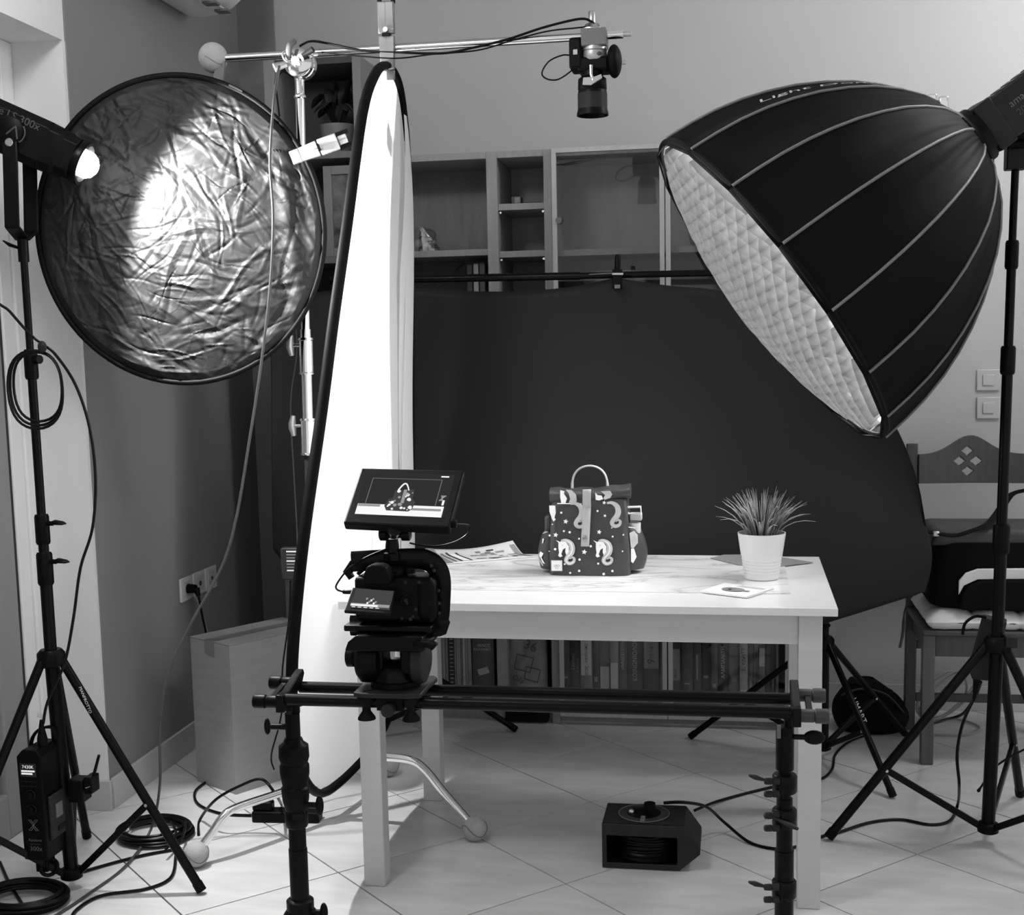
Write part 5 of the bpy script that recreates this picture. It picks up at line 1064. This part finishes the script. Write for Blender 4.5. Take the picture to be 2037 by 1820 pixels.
# ================================================================== BACKDROP
BYb = 1.33
bs = thing('backdrop_crossbar', 'black crossbar carrying the dark backdrop', 'crossbar', (-.15, BYb, 1.55))
MB().cyl((-.98, BYb, 1.566), (-.15, BYb, 1.558), .0125, n=18).build('tube', 'black_metal', bs); MB().cyl((-.15, BYb, 1.558), (.72, BYb, 1.552), .0105, n=18).build('tube', 'black_metal', bs)
TOPL = [(536, 655, 1.16), (560, 605, 1.19), (620, 583, 1.24), (700, 575, 1.30), (815, 571, BYb-.016), (900, 578, BYb-.018), (980, 580, BYb-.018), (1060, 578, BYb-.018), (1140, 570, BYb-.016), (1200, 558, BYb-.015), (1228, 553, BYb-.015), (1258, 558, BYb-.015), (1330, 568, BYb-.016), (1420, 576, BYb-.016), (1500, 594, BYb-.03), (1600, 640, 1.27), (1690, 712, 1.24), (1755, 800, 1.21), (1800, 885, 1.19), (1828, 965, 1.17), (1841, 1040, 1.16)]
BOTL = [(544, 1092, 1.10), (556, 1108, 1.10), (620, 1180, 1.10), (700, 1230, 1.10), (800, 1240, 1.10), (900, 1242, 1.09), (980, 1243, 1.08), (1060, 1244, 1.07), (1140, 1244, 1.06), (1200, 1244, 1.05), (1228, 1244, 1.05), (1270, 1244, 1.05), (1340, 1246, 1.05), (1430, 1248, 1.05), (1520, 1250, 1.05), (1600, 1250, 1.05), (1680, 1228, 1.07), (1735, 1211, 1.09), (1780, 1197, 1.11), (1812, 1187, 1.13), (1840, 1177, 1.15)]
tl_ = cs([P(x, y, Y=Y) for x, y, Y in TOPL], 4); bl_ = cs([P(x, y, Y=Y) for x, y, Y in BOTL], 4); NB = len(tl_)
def bdf(u, v):
    k = min(NB-1, int(round(u*(NB-1)))); a, c = tl_[k], bl_[k]; p = a+(c-a)*v
    bow = .06*sin(pi*min(1, v*1.05))*(u**1.5)
    n_ = .006*mnoise.noise(V((u*7, v*3, 2)))+.010*math.exp(-((u-.50)/.03)**2)*math.exp(-v*6)
    n_ += .012*mnoise.noise(V((u*2.3+v*1.2, v*1.1, 5)))
    k2 = .5*(1-cos(pi*v)); p.y = a.y+(c.y-a.y)*k2+bow*.2-n_; p.x += .02*u*u*sin(pi*v); return p
tag(MB().grid(bdf, NB, 40).build('backdrop', 'backdrop', smooth=1.5, solid=.0015), 'large dark grey backdrop sheet curving behind the table', 'backdrop')
cp = thing('backdrop_clamp', 'black clamp holding the middle of the backdrop to its crossbar', 'clamp', P(1228, 575, Y=BYb-.03))
MB().tube([P(1229, 506, Y=BYb-.03), P(1229, 512, Y=BYb-.03), P(1228, 540, Y=BYb-.03), P(1227, 552, Y=BYb-.03)], [.006, .0095, .0095, .012], 12).build('handle', 'black_plastic', cp)
MB().bar(P(1228, 536, Y=BYb-.035), P(1228, 574, Y=BYb-.035), .030, .03, (0, 1, 0)).build('jaw', 'black_plastic', cp, bevel=.003)
a = P(1228, 570, Y=BYb-.056); MB().box(a, (.018, .004, .012)).build('pad', 'mid_plastic', cp, bevel=.001)
MB().cyl(P(1218, 545, Y=BYb-.05), P(1240, 545, Y=BYb-.05), .005, n=10).build('pivot', 'steel', cp); MB().tube([P(1172, 546, Y=BYb-.02), P(1220, 543, Y=BYb-.03)], .002, 6).build('wire', 'mid_plastic', cp)
def bd_stand(cx, cy, zh, tips, lab, txt=None):
    t = thing('backdrop_stand', lab, 'light stand', (cx, cy, 0), 'backdrop stands'); fn = lambda z: V((cx, cy, z))
    psec(t, fn, .03, zh, .0165); psec(t, fn, zh, 1.0, .0145); psec(t, fn, 1.0, 1.545, .0115); collar(t, fn, .99, 1.04, .018); collar(t, fn, zh+.05, zh+.06, .02)
    tripod(t, fn, zh, .05, tips, .032, .0105, .42); return t
b2 = bd_stand(.618, 1.30, .385, [(.191, 1.477, 0), (.794, .953, 0), (.905, 1.585, 0)], 'black backdrop stand between the table and the chair')
h = V((.618, 1.30, .38)); tp_ = V((.794, .953, .01)); a = h+(tp_-h)*.32; c = h+(tp_-h)*.62; a, c = a+V((.012, -.012, .006)), c+V((.012, -.012, .006)); ex_ = (c-a).normalized()
text('LIMART', .026, (a+c)/2, ex_, ex_.cross(V((.3, .9, 0)).normalized()), 'print_white', b2, depth=.003)
bd_stand(-.915, 1.33, .385, [(-.42, 1.50, 0), (-1.26, 1.31, 0), (-1.10, 1.56, 0)], 'black backdrop stand in the corner behind the diffuser')
# ================================================================== SOFTBOX AND RIGHT STAND
SO = CAM+(_f+_r*((1541-PX)/FPX)-_u*((574-PY)/FPX))*3.22
SA = CAM+(_f+_r*((1946-PX)/FPX)-_u*((268-PY)/FPX))*3.175
sb_ax = (SA-SO).normalized(); sxv, syv, _ = frame(sb_ax)
sb = thing('softbox', 'large black dome softbox with a grid aimed down at the table', 'softbox', SO)
prof = [(-.012, .456), (.0, .455), (.052, .449), (.115, .438), (.18, .420), (.24, .397), (.30, .368), (.36, .331), (.415, .290), (.465, .242), (.51, .188), (.54, .138), (.556, .10)]
prof = [(t*1.035, r) for t, r in prof]; NP = 16; PH = .12
def _pf(ph, k):
    a_ = 2*pi*(k+.5)/NP+ph; n = sxv*cos(a_)+syv*sin(a_); return n, n.dot((CAM-SO-sb_ax*.25-n*.41).normalized())
def _top(ph): return max((_pf(ph, k)[0].z, _pf(ph, k)[1]) for k in range(NP) if _pf(ph, k)[1] > .06)[1]
PH = min((2*pi/NP*q/24 for q in range(24)), key=lambda ph: abs(_top(ph)-.30))
def rib(k, t, r): a_ = 2*pi*k/NP+PH; return SO+sb_ax*t+(sxv*cos(a_)+syv*sin(a_))*r
for k in range(NP):
    def pf_(u, v, k=k):
        i = v*(len(prof)-1); i0 = min(int(i), len(prof)-2); f_ = i-i0; t = prof[i0][0]*(1-f_)+prof[i0+1][0]*f_; r = prof[i0][1]*(1-f_)+prof[i0+1][1]*f_
        a, c = rib(k, t, r), rib(k+1, t, r); p = a+(c-a)*u
        rad = (p-SO-sb_ax*t); sag = -.010*sin(pi*u)*sin(pi*min(1, v*1.1))
        wr = .0035*sin(u*26+k*2+3*mnoise.noise(V((u*2, v*3, k))))*max(0, v-.35)*sin(pi*u)+.004*mnoise.noise(V((u*3+k*5, v*5, 1)))*sin(pi*u)
        return p+rad.normalized()*(sag+wr)
    MB().grid(pf_, 15, 30).build('panel', 'black_fabric', sb, smooth=1)
    MB().tube([rib(k, t, r+.001) for t, r in prof], .0036, 8).build('piping', 'piping', sb)
    # front lip flap
    MB().grid(lambda u, v, k=k: rib(k, -.012-.014*v, .456-.004*v)*(1-u)+rib(k+1, -.012-.014*v, .456-.004*v)*u, 3, 3).build('lip', 'black_fabric', sb, solid=.003)
MB().lathe(SO+sb_ax*.567, sb_ax, [(0, .112), (.006, .114), (.022, .090), (.024, .074), (.05, .072), (.05, .06)], 32).build('speed_ring', 'black_metal', sb)
for k in (4, 5, 11): q = rib(k, .562, .130); MB().box(q+(q-SO-sb_ax*.556).normalized()*.008, (.022, .022, .03)).build('latch', 'chrome', sb, bevel=.004)
MB().lathe(SO+sb_ax*.02, sb_ax, [(0, .43), (.001, 0)], 48, cap=False).build('diffuser', 'softbox_glow', sb)
MB().lathe(SO, sb_ax, [(.05, .425), (.2, .39), (.35, .31), (.50, .17)], 40, cap=False).build('lining', 'clamp_silver', sb)
# fabric egg-crate grid
PT, GR, GD = .040, .428, .034
def gnode(i, j, d):
    x, y = i*PT, j*PT; r = min(1, sqrt(x*x+y*y)/GR); a_ = .785
    random.seed(i*131+j*17+int(d*1000)); jx, jy = random.uniform(-.003, .003), random.uniform(-.003, .003)
    X_, Y_ = (x+jx)*cos(a_)-(y+jy)*sin(a_), (x+jx)*sin(a_)+(y+jy)*cos(a_)
    return SO+sxv*X_+syv*Y_+sb_ax*(-.022-.072*(1-r*r)+d+random.uniform(-.002, .002))
gr_ = MB().tube([SO-sb_ax*.012+(sxv*cos(t_)+syv*sin(t_))*(GR+.02) for t_ in [k*2*pi/64 for k in range(64)]], .008, 8, closed=True).build('grid', 'rubber', sb)
n_ = int(GR/PT)
for dr_ in (0, 1):
    for i in range(-n_, n_+1):
        m = int(sqrt(max(0, GR*GR-(i*PT)**2))/PT)
        if m < 1: continue
        js = [q/2 for q in range(-2*m, 2*m+1)]
        vs = []; fs = []
        for q, j in enumerate(js):
            jj = (i, j) if dr_ == 0 else (j, i)
            j0 = math.floor(j); w = j-j0
            for d in (0, GD):
                p = gnode(i, j0, d)*(1-w)+gnode(i, min(j0+1, m), d)*w if dr_ == 0 else gnode(j0, i, d)*(1-w)+gnode(min(j0+1, m), i, d)*w
                if w: p = p+sxv*.002*sin(i*3+j*5)+syv*.002*cos(i*5+j*3)
                vs.append(p)
            if q: b_ = 2*q; fs.append((b_-2, b_-1, b_+1, b_))
        MB().add(vs, fs).build('grid_strip', 'grid_cloth', gr_, smooth=0)
# lettering along the upper panel
def on_dome(k, u, v, l=.004):
    i = v*(len(prof)-1); i0 = min(int(i), len(prof)-2); f_ = i-i0; t = prof[i0][0]*(1-f_)+prof[i0+1][0]*f_; r = prof[i0][1]*(1-f_)+prof[i0+1][1]*f_
    a, c = rib(k, t, r), rib(k+1, t, r); p = a+(c-a)*u; return p+(p-SO-sb_ax*t).normalized()*l
def _facing(k):
    p = on_dome(k, .5, .5); n = (on_dome(k, 1, .5)-on_dome(k, 0, .5)).cross(on_dome(k, .5, .6)-on_dome(k, .5, .4)).normalized()
    if n.dot(p-(SO+sb_ax*.3)) < 0: n = -n
    return n.dot((CAM-p).normalized())
best = max((k for k in range(NP) if _facing(k) > .06), key=lambda k: on_dome(k, .5, .5).z)
def dome_text(body, size, k, u, v):
    cu = bpy.data.curves.new('t', 'FONT'); cu.body = body; cu.size = 1; cu.align_x = 'CENTER'; cu.align_y = 'CENTER'; cu.shear = .2; cu.resolution_u = 2
    ob_ = bpy.data.objects.new('t', cu); me = bpy.data.meshes.new_from_object(ob_); mb = MB(); vs = []
    for p in me.vertices:
        vs.append(on_dome(k, u+DS*p.co.y*size*.75/.17, v+p.co.x*size/.70, .0075))
    mb.add(vs, [tuple(p.vertices) for p in me.polygons]); bpy.data.objects.remove(ob_); bpy.data.curves.remove(cu); bpy.data.meshes.remove(me)
    return mb.build('lettering', 'print_grey', sb, smooth=0)
DS = 1
_e = on_dome(best, .9, .5)-on_dome(best, .1, .5)
if _e.dot(_u) < 0: DS = -1
dome_text('Light Dome II', .058, best, .5-DS*.16, .56)
# lamp head behind the softbox
lh2 = thing('softbox_lamp', 'dark studio lamp mounted behind the softbox at the right edge', 'lamp', SA)
hb0 = SO+sb_ax*.617; hx, hy, hz_ = frame(sb_ax)
def box_on(t0, t1, w, h, nm, mat, par=lh2, bev=.005, off=V((0, 0, 0))):
    mb = MB(); vs = [hb0+sb_ax*t+hx*a_*w+hy*b_*h+off for t in (t0, t1) for a_, b_ in ((-1, -1), (1, -1), (1, 1), (-1, 1))]
    mb.add(vs, [(3, 2, 1, 0), (4, 5, 6, 7), (0, 1, 5, 4), (1, 2, 6, 5), (2, 3, 7, 6), (3, 0, 4, 7)]); return mb.build(nm, mat, par, smooth=0, bevel=bev)
box_on(0, .05, .058, .062, 'mount', 'grey_plastic'); bod = box_on(.045, .30, .052, .055, 'housing', 'grey_plastic')
sd2 = hx if hx.y < 0 else -hx
for s_ in (1, -1):
    for k in range(7): box_on(.06+.03*k, .08+.03*k, .04, .003, 'vent_slot', 'ink', bod, 0, hy*s_*.0545)
for k in range(6): MB().bar(hb0+sb_ax*.17+sd2*.0525+hy*(-.035+.014*k), hb0+sb_ax*.29+sd2*.0525+hy*(-.035+.014*k), .003, .002).build('rib', 'mid_plastic', bod)
tey2 = sd2.cross(sb_ax); tex2 = sb_ax
if tey2.z < 0: tey2 = -tey2
text('amaran', .026, hb0+sb_ax*.115+sd2*.0528+tey2*.016, tex2, tey2, 'mid_plastic', bod, depth=.001) if tex2.cross(tey2).dot(sd2) > 0 else text('amaran', .026, hb0+sb_ax*.115+sd2*.0528+tey2*.016, -tex2, tey2, 'mid_plastic', bod, depth=.001)
text('200x', .024, hb0+sb_ax*.105+sd2*.0528-tey2*.012, tex2 if tex2.cross(tey2).dot(sd2) > 0 else -tex2, tey2, 'print_dim', bod, depth=.001)
rp_ = [P(1965, 1650, Y=.62), P(1985, 1250, Y=.62), P(2016, 420, Y=.64), P(2020, 330, Y=.65)]
def rpole(z):
    for a, b in zip(rp_, rp_[1:]):
        if z <= b.z or b is rp_[-1]: return a+(b-a)*((z-a.z)/(b.z-a.z))
rt = rp_[-1]
MB().bar(rt+V((0, 0, -.01)), rt+V((.0, 0, .075)), .05, .045, (0, 1, 0)).build('tilt_bracket', 'grey_plastic', lh2, bevel=.004)
q0 = hb0+sb_ax*.17-hy*(.06 if hy.z > 0 else -.06); MB().bar(rt+V((0, 0, .07)), q0, .05, .05, (0, 1, 0)).build('tilt_block', 'grey_plastic', lh2, bevel=.006)
MB().cyl(rt+V((.02, -.03, .05)), rt+V((-.02, -.03, .05)), .012, n=14).build('tilt_knob', 'black_plastic', lh2)
rs = thing('softbox_stand', 'black tripod stand carrying the softbox in front of the chair', 'light stand', (.995, .62, 0), 'lamp stands')
zr = lambda y, x: P(x, y, Y=.63).z
psec(rs, rpole, .04, zr(1260, 1985), .0175); psec(rs, rpole, zr(1260, 1985), zr(1050, 1992), .0155); psec(rs, rpole, zr(1050, 1992), zr(720, 2000), .0135); psec(rs, rpole, zr(720, 2000), zr(480, 2013), .0115); psec(rs, rpole, zr(480, 2013), rt.z, .0095)
c_ = collar(rs, rpole, zr(1100, 1995), zr(1042, 1995), .0215); collar(rs, rpole, zr(745, 2003), zr(688, 2003), .0185); collar(rs, rpole, zr(535, 2010), zr(478, 2010), .0165)
rb = rpole(.03); tripod(rs, rpole, zr(1278, 1982), .05, [(.589, .598, 0), (rb.x+.24, rb.y-.32, 0), (rb.x+.16, rb.y+.38, 0)], .034, .0125, .37)
MB().box(rpole(zr(1278, 1982))+V((.03, -.02, .01)), (.03, .03, .03)).build('clamp', 'grey_plastic', rs, bevel=.003)
cbx = thing('hanging_controller', 'grey lamp controller slung behind the softbox stand with cables below', 'control box', P(1935, 1355, Y=.68))
q = [P(1954, 1228, Y=.68), P(2003, 1238, Y=.68), P(1980, 1356, Y=.68), P(1934, 1352, Y=.68), P(1926, 1330, Y=.68)]
mb = MB(); mb.add(q+[p+V((.01, .05, 0)) for p in q], [tuple(range(5)), (9, 8, 7, 6, 5)]+[(i, (i+1) % 5, 5+(i+1) % 5, 5+i) for i in range(5)]); mb.build('housing', 'grey_plastic', cbx, smooth=0, bevel=.004)
MB().tube(cs([P(1915, 1262, Y=.67), P(1920, 1240, Y=.67), P(1940, 1226, Y=.67), P(1962, 1228, Y=.67)], 4), .004, 8).build('strap', 'black_fabric', cbx)
MB().tube([P(1945, 1354, Y=.70), P(1940, 1382, Y=.70), P(1936, 1395, Y=.70)], [.02, .011, .005], 10, flat=.6).build('cable_boot', 'black_plastic', cbx)
MB().tube(cs([P(1938, 1390, Y=.70), P(1915, 1420, Y=.75), P(1880, 1432, Y=.9), P(1850, 1440, Z=.02), P(1780, 1448, Z=.006), P(1730, 1460, Z=.005), P(1690, 1475, Z=.005), P(1662, 1500, Z=.005), P(1655, 1530, Z=.005), P(1630, 1550, Z=.005), P(1560, 1560, Z=.005), P(1440, 1590, Z=.006), P(1382, 1612, Z=.03)], 8), .0042, 8).build('mains_lead', 'cable', cbx)
MB().tube(cs([P(1938, 1388, Y=.70), P(1915, 1440, Y=.68), P(1904, 1500, Y=.66), P(1908, 1560, Y=.64), P(1905, 1600, Z=.02), P(1890, 1632, Z=.006), P(1850, 1640, Z=.005), P(1790, 1630, Z=.005), P(1730, 1636, Z=.005), P(1670, 1655, Z=.005), P(1640, 1662, Z=.005), P(1580, 1685, Z=.005), P(1540, 1688, Z=.005), P(1490, 1675, Z=.005), P(1440, 1635, Z=.03), P(1405, 1605, Z=.10), P(1360, 1596, Z=.138), P(1320, 1597, Z=.14)], 8), .0042, 8).build('mains_lead', 'cable', cbx)
tag(MB().tube(cs([P(2060, 1480, Y=.8), P(2010, 1505, Y=.8), P(1975, 1530, Y=.8), P(1955, 1560, Y=.8), P(1945, 1575, Y=.8)], 6), [.003]*20+[.003, .004, .005, .005, .003], 8).build('loose_lead', 'cable'), 'short loose black lead hanging behind the softbox stand', 'cable')
# ================================================================== CABLE REEL
rl = thing('cable_reel', 'dark box-shaped cable reel with wound black cable on the floor under the table', 'cable reel', P(1290, 1730, Z=0))
r0 = P(1198, 1727, Z=0); Yr = r0.y; xr0, xr1, hr, dpr = r0.x, P(1352, 1733, Y=Yr+.0).x, .118, .155
sc_ = (P(1300, 1650, Y=Yr).z); 
prr = [(xr0, 0), (xr1, 0), (xr1+.052, .045), (xr1+.052, .062), (xr1+.012, .118), (xr0, .118)]
def holed(): # front plate with a window
    mb = MB(); o_ = prr; w = [(xr0+.012, .014), (xr1-.006, .014), (xr1-.006, .086), (xr0+.012, .086)]
    for y in (Yr, Yr+.006):
        pts = [V((x, y, z+.002)) for x, z in o_]+[V((x, y, z+.002)) for x, z in w]
        mb.add(pts, [(0, 1, 7, 6), (1, 2, 3, 4, 8, 7), (4, 5, 9, 8), (5, 0, 6, 9)])
    b_ = len(mb.v)-20
    for i in range(6): mb.f.append((i, (i+1) % 6, 10+(i+1) % 6, 10+i))
    for i in range(4): mb.f.append((6+i, 6+(i+1) % 4, 16+(i+1) % 4, 16+i))
    return mb
holed().build('front_plate', 'grey_plastic', rl, smooth=0, bevel=.0028)
mb = MB(); k6 = len(prr); mb.add([V((x, y, z+.002)) for y in (Yr+.006, Yr+dpr) for x, z in prr], [(i, (i+1) % k6, k6+(i+1) % k6, k6+i) for i in range(k6)]+[tuple(range(k6, 2*k6))]); mb.build('case', 'grey_plastic', rl, smooth=0, bevel=.003)
for k in range(9):
    zc0 = .018+.0078*k; MB().tube([((xr0+xr1)/2+.008+(.080-.003*(k % 3))*cos(t_), Yr+.080+(.066-.003*(k % 2))*sin(t_), zc0+.002*sin(t_*2+k)) for t_ in [j*2*pi/32 for j in range(32)]], .0046, 7, closed=True).build('cable_turn', 'cable', rl)
ctr = V(((xr0+xr1)/2+.004, Yr+.078, .121))
MB().lathe(ctr, (0, 0, 1), [(0, .066), (.002, .066), (.003, .060), (.003, .046)], 36).build('top_plate', 'knob_grey', rl); MB().torus(ctr+V((0, 0, .0025)), (0, 0, 1), .0655, .0012, 40, 6).build('top_ring', 'mid_plastic', rl); MB().lathe(ctr, (0, 0, 1), [(.001, .045), (.004, .043), (.006, .030), (.010, 0)], 30).build('socket_plate', 'black_plastic', rl)
MB().box(ctr+V((.0, -.045, .004)), (.012, .034, .004)).build('crank_bar', 'mid_plastic', rl, bevel=.001); MB().sph(ctr+V((-.032, -.01, .008)), .008, 12, 8).build('crank_knob', 'steel', rl)
MB().cyl(ctr+V((.015, 0, .006)), ctr+V((.015, 0, .03)), .015, n=14).build('plug', 'black_plastic', rl)
MB().prism([(xr1+.046, .05), (xr1+.02, .100), (xr1+.02, .096), (xr1+.043, .052)], (0, Yr+.075, .004), (1, 0, 0), (0, 0, 1), .10).build('side_recess', 'black_plastic', rl)
# ================================================================== CHAIR WITH BAG
CXc, CYf = .936, 1.275
ch = thing('wooden_chair', 'dark wooden chair with a pale seat cushion at the right edge', 'chair', (CXc+.2, CYf+.2, 0))
cw = .43; SHt = .425
def sq(p, q, nm, mat, bev=.003): return MB().bb(p, q).build(nm, mat, ch, bevel=bev)
for x in (CXc, CXc+cw-.038): sq((x-.019, CYf, 0), (x+.019, CYf+.038, SHt), 'leg', 'chair_wood_front')
rearx = (P(1842, 1200, Y=CYf+.38).x, P(1842, 1200, Y=CYf+.38).x+cw)
rx0 = .965-.06
for x in (CXc-.005, CXc+cw-.033):
    mb = MB(); mb.bar((x, CYf+.40, 0), (x, CYf+.385, SHt), .036, .036, (0, 1, 0)); mb.bar((x, CYf+.385, SHt), (x, CYf+.44, .985), .036, .030, (0, 1, 0)); mb.build('back_leg', 'chair_wood', ch, bevel=.003)
sq((CXc+.019, CYf+.006, SHt-.075), (CXc+cw-.057, CYf+.026, SHt-.008), 'apron', 'chair_wood'); sq((CXc-.004, CYf+.038, SHt-.075), (CXc+.014, CYf+.37, SHt-.008), 'apron', 'chair_wood'); sq((CXc+cw-.05, CYf+.038, SHt-.075), (CXc+cw-.032, CYf+.37, SHt-.008), 'apron', 'chair_wood')
sq((CXc-.022, CYf-.01, SHt-.008), (CXc+cw, CYf+.42, SHt+.010), 'seat', 'chair_wood', .005)
for z in (.30, .115): sq((CXc+.014, CYf+.385, z-.014), (CXc+cw-.05, CYf+.405, z+.014), 'stretcher', 'chair_wood')
# curved top rail with four diamond openings
def railz(t): return .948+.062*math.exp(-((t-.47)/.22)**2)
n0, x0r, x1r = 44, CXc+.012, CXc+cw-.05
holes = [(.44, .958), (.37, .924), (.52, .924), (.445, .890)]
mb = MB(); NU, NV = 150, 76; zb_ = .850
ptsg = [[V((x0r+(x1r-x0r)*i/NU, CYf+.425+.02*sin(pi*i/NU)+.09*((zb_+(railz(i/NU)-zb_)*j/NV)-.9), zb_+(railz(i/NU)-zb_)*j/NV)) for j in range(NV+1)] for i in range(NU+1)]
vs = [p for col in ptsg for p in col]; fs = []
hpx = []
for hx_, hz0_ in holes: hpx.append((x0r+(x1r-x0r)*hx_, hz0_))
for i in range(NU):
    for j in range(NV):
        c_ = (ptsg[i][j]+ptsg[i+1][j+1])/2
        if any(abs(c_.x-hx_)/.0205+abs(c_.z-hz1_)/.0165 < 1 for hx_, hz1_ in hpx): continue
        b_ = NV+1; fs.append((i*b_+j, (i+1)*b_+j, (i+1)*b_+j+1, i*b_+j+1))
mb.add(vs, fs); mb.build('top_rail', 'chair_wood', ch, solid=.018)
sq((x0r, CYf+.405, .64), (x1r, CYf+.42, .70), 'back_slat', 'chair_wood')
cu_ = thing('seat_cushion', 'quilted off-white cushion tied on the chair seat', 'cushion', (CXc+.2, CYf+.19, SHt+.01))
def cush(u, v):
    x = CXc-.01+u*(cw-.01); y = CYf-.012+v*.40
    e_ = min(1, min(u, 1-u)*9, min(v, 1-v)*9)**.5
    tf = .55+.45*abs(sin(u*3*pi))**.5*abs(sin(v*3*pi))**.5
    return x, y, e_*.036*tf+.003*mnoise.noise(V((u*14, v*14, 2)))
mb = MB().grid(lambda u, v: V((cush(u, v)[0], cush(u, v)[1], SHt+.036+cush(u, v)[2])), 40, 34); mb.grid(lambda u, v: V((cush(u, v)[0], cush(u, v)[1], SHt+.036-min(.0245, cush(u, v)[2]*1.4))), 40, 34); mb.build('pad', 'cushion', cu_, smooth=1.2)
MB().tube(cs([(CXc-.012, CYf+.385, SHt+.03), (CXc-.03, CYf+.37, SHt-.01), (CXc-.035, CYf+.36, SHt-.08), (CXc-.045, CYf+.355, SHt-.13)], 4), [.003]*6+[.005]*7, 6).build('tie', 'chair_wood_front', cu_)
kb = thing('camera_bag', 'black shoulder bag with a grey band lying on the chair cushion', 'bag', (CXc+.22, CYf+.18, SHt+.065))
bx0, bx1, by0, by1, bz0 = CXc+.0, CXc+cw+.06, CYf+.015, CYf+.33, SHt+.066
def kbf(u, v):
    a_ = 2*pi*u; ca, sa = cos(a_), sin(a_); e_ = .35
    w = (1-.05*v)*(min(1, .82+v*2.2)); x = (bx0+bx1)/2+(bx1-bx0)/2*w*abs(ca)**e_*(1 if ca > 0 else -1); y = (by0+by1)/2+(by1-by0)/2*w*abs(sa)**e_*(1 if sa > 0 else -1)
    return V((x, y, bz0+v*.215+.006*mnoise.noise(V((ca*2, sa*2, v*4)))))
mb = MB().grid(kbf, 48, 16, closeu=True); mb.f.append(list(range(47, -1, -1))); mb.f.append([15*48+k for k in range(48)]); mb.build('body', 'bag_cloth', kb, smooth=1.2)
MB().prism([(bx0+.0, 0), (bx1, 0), (bx1, .05), (bx0+.02, .05)], (0, (by0+by1)/2, bz0+.205), (1, 0, 0), (0, 0, 1), .29).build('top_flap', 'bag_grey', kb, bevel=.015, seg=4)
MB().prism([(bx0+.085, .055), (bx0+.10, .085), (bx0+.14, .105), (bx1, .112), (bx1, .145), (bx0+.14, .138), (bx0+.105, .125), (bx0+.085, .10)], (0, by0-.010, bz0), (1, 0, 0), (0, 0, 1), .012).build('band', 'cushion', kb, bevel=.003)
MB().prism([(bx0+.09, .01), (bx1, .005), (bx1, .110), (bx0+.15, .103), (bx0+.108, .085), (bx0+.092, .05)], (0, by0-.016, bz0), (1, 0, 0), (0, 0, 1), .022).build('front_pocket', 'bag_cloth', kb, bevel=.008, seg=3)
MB().tube(cs([P(1846, 1058, Y=CYf+.05), P(1870, 1062, Y=CYf), P(1900, 1065, Y=CYf-.01), P(1935, 1055, Y=CYf), P(1965, 1042, Y=CYf+.05), P(1985, 1020, Y=CYf+.2), P(2010, 985, Y=CYf+.38), P(2040, 975, Y=CYf+.40)], 6), .016, 8, flat=.3).build('strap', 'bag_cloth', kb)
MB().box(P(1862, 1062, Y=CYf-.005), (.02, .012, .016)).build('buckle', 'steel', kb, bevel=.003)
fb = thing('floor_bag', 'black soft bag on the floor behind the backdrop stand', 'bag', P(1690, 1450, Z=0))
f0 = P(1655, 1448, Z=0); f1 = P(1748, 1425, Z=0)
def fbf(u, v):
    a_ = 2*pi*u; w = .7+.3*sin(pi*min(1, v*.9+.15)); x = .80+.13*w*cos(a_)*(1-.35*max(0, v-.6)); y = 1.66+.10*w*sin(a_)
    return V((x, y, .004+.165*v*(1-.25*max(0, cos(a_)))+.012*mnoise.noise(V((cos(a_)*2, sin(a_)*2, v*3)))*(v > .05)))
mb = MB().grid(fbf, 36, 14, closeu=True); mb.f.append(list(range(35, -1, -1))); mb.f.append([13*36+k for k in range(36)]); mb.build('body', 'bag_cloth', fb, smooth=1.2)
MB().tube(cs([(.70, 1.58, .14), (.76, 1.55, .17), (.84, 1.56, .15), (.90, 1.60, .08)]), .012, 8, flat=.3).build('strap', 'bag_grey', fb)
wc = thing('pale_cable_coil', 'loose coil of pale cable on the floor under the chair', 'cable', P(1850, 1430, Z=0)); random.seed(11)
wcc = V((1.08, 1.80, 0))
for k in range(4): MB().tube([wcc+V((-.02+.012*k, .02*k, 0))+V((.085*cos(t_)+.02*sin(t_+k), .03*cos(t_)-.02*k, .09+.085*sin(t_+.4*k))) for t_ in [j*2*pi/32 for j in range(32)]], .0042, 7, closed=True).build('turn', 'cable_pale', wc)
MB().tube(cs([P(1830, 1455, Z=.005), P(1880, 1462, Z=.005), P(1930, 1460, Z=.005), P(1948, 1445, Z=.005), P(1900, 1430, Z=.005), P(1850, 1432, Z=.005)], 6, closed=True), .0036, 7, closed=True).build('turn', 'cable_pale', wc)
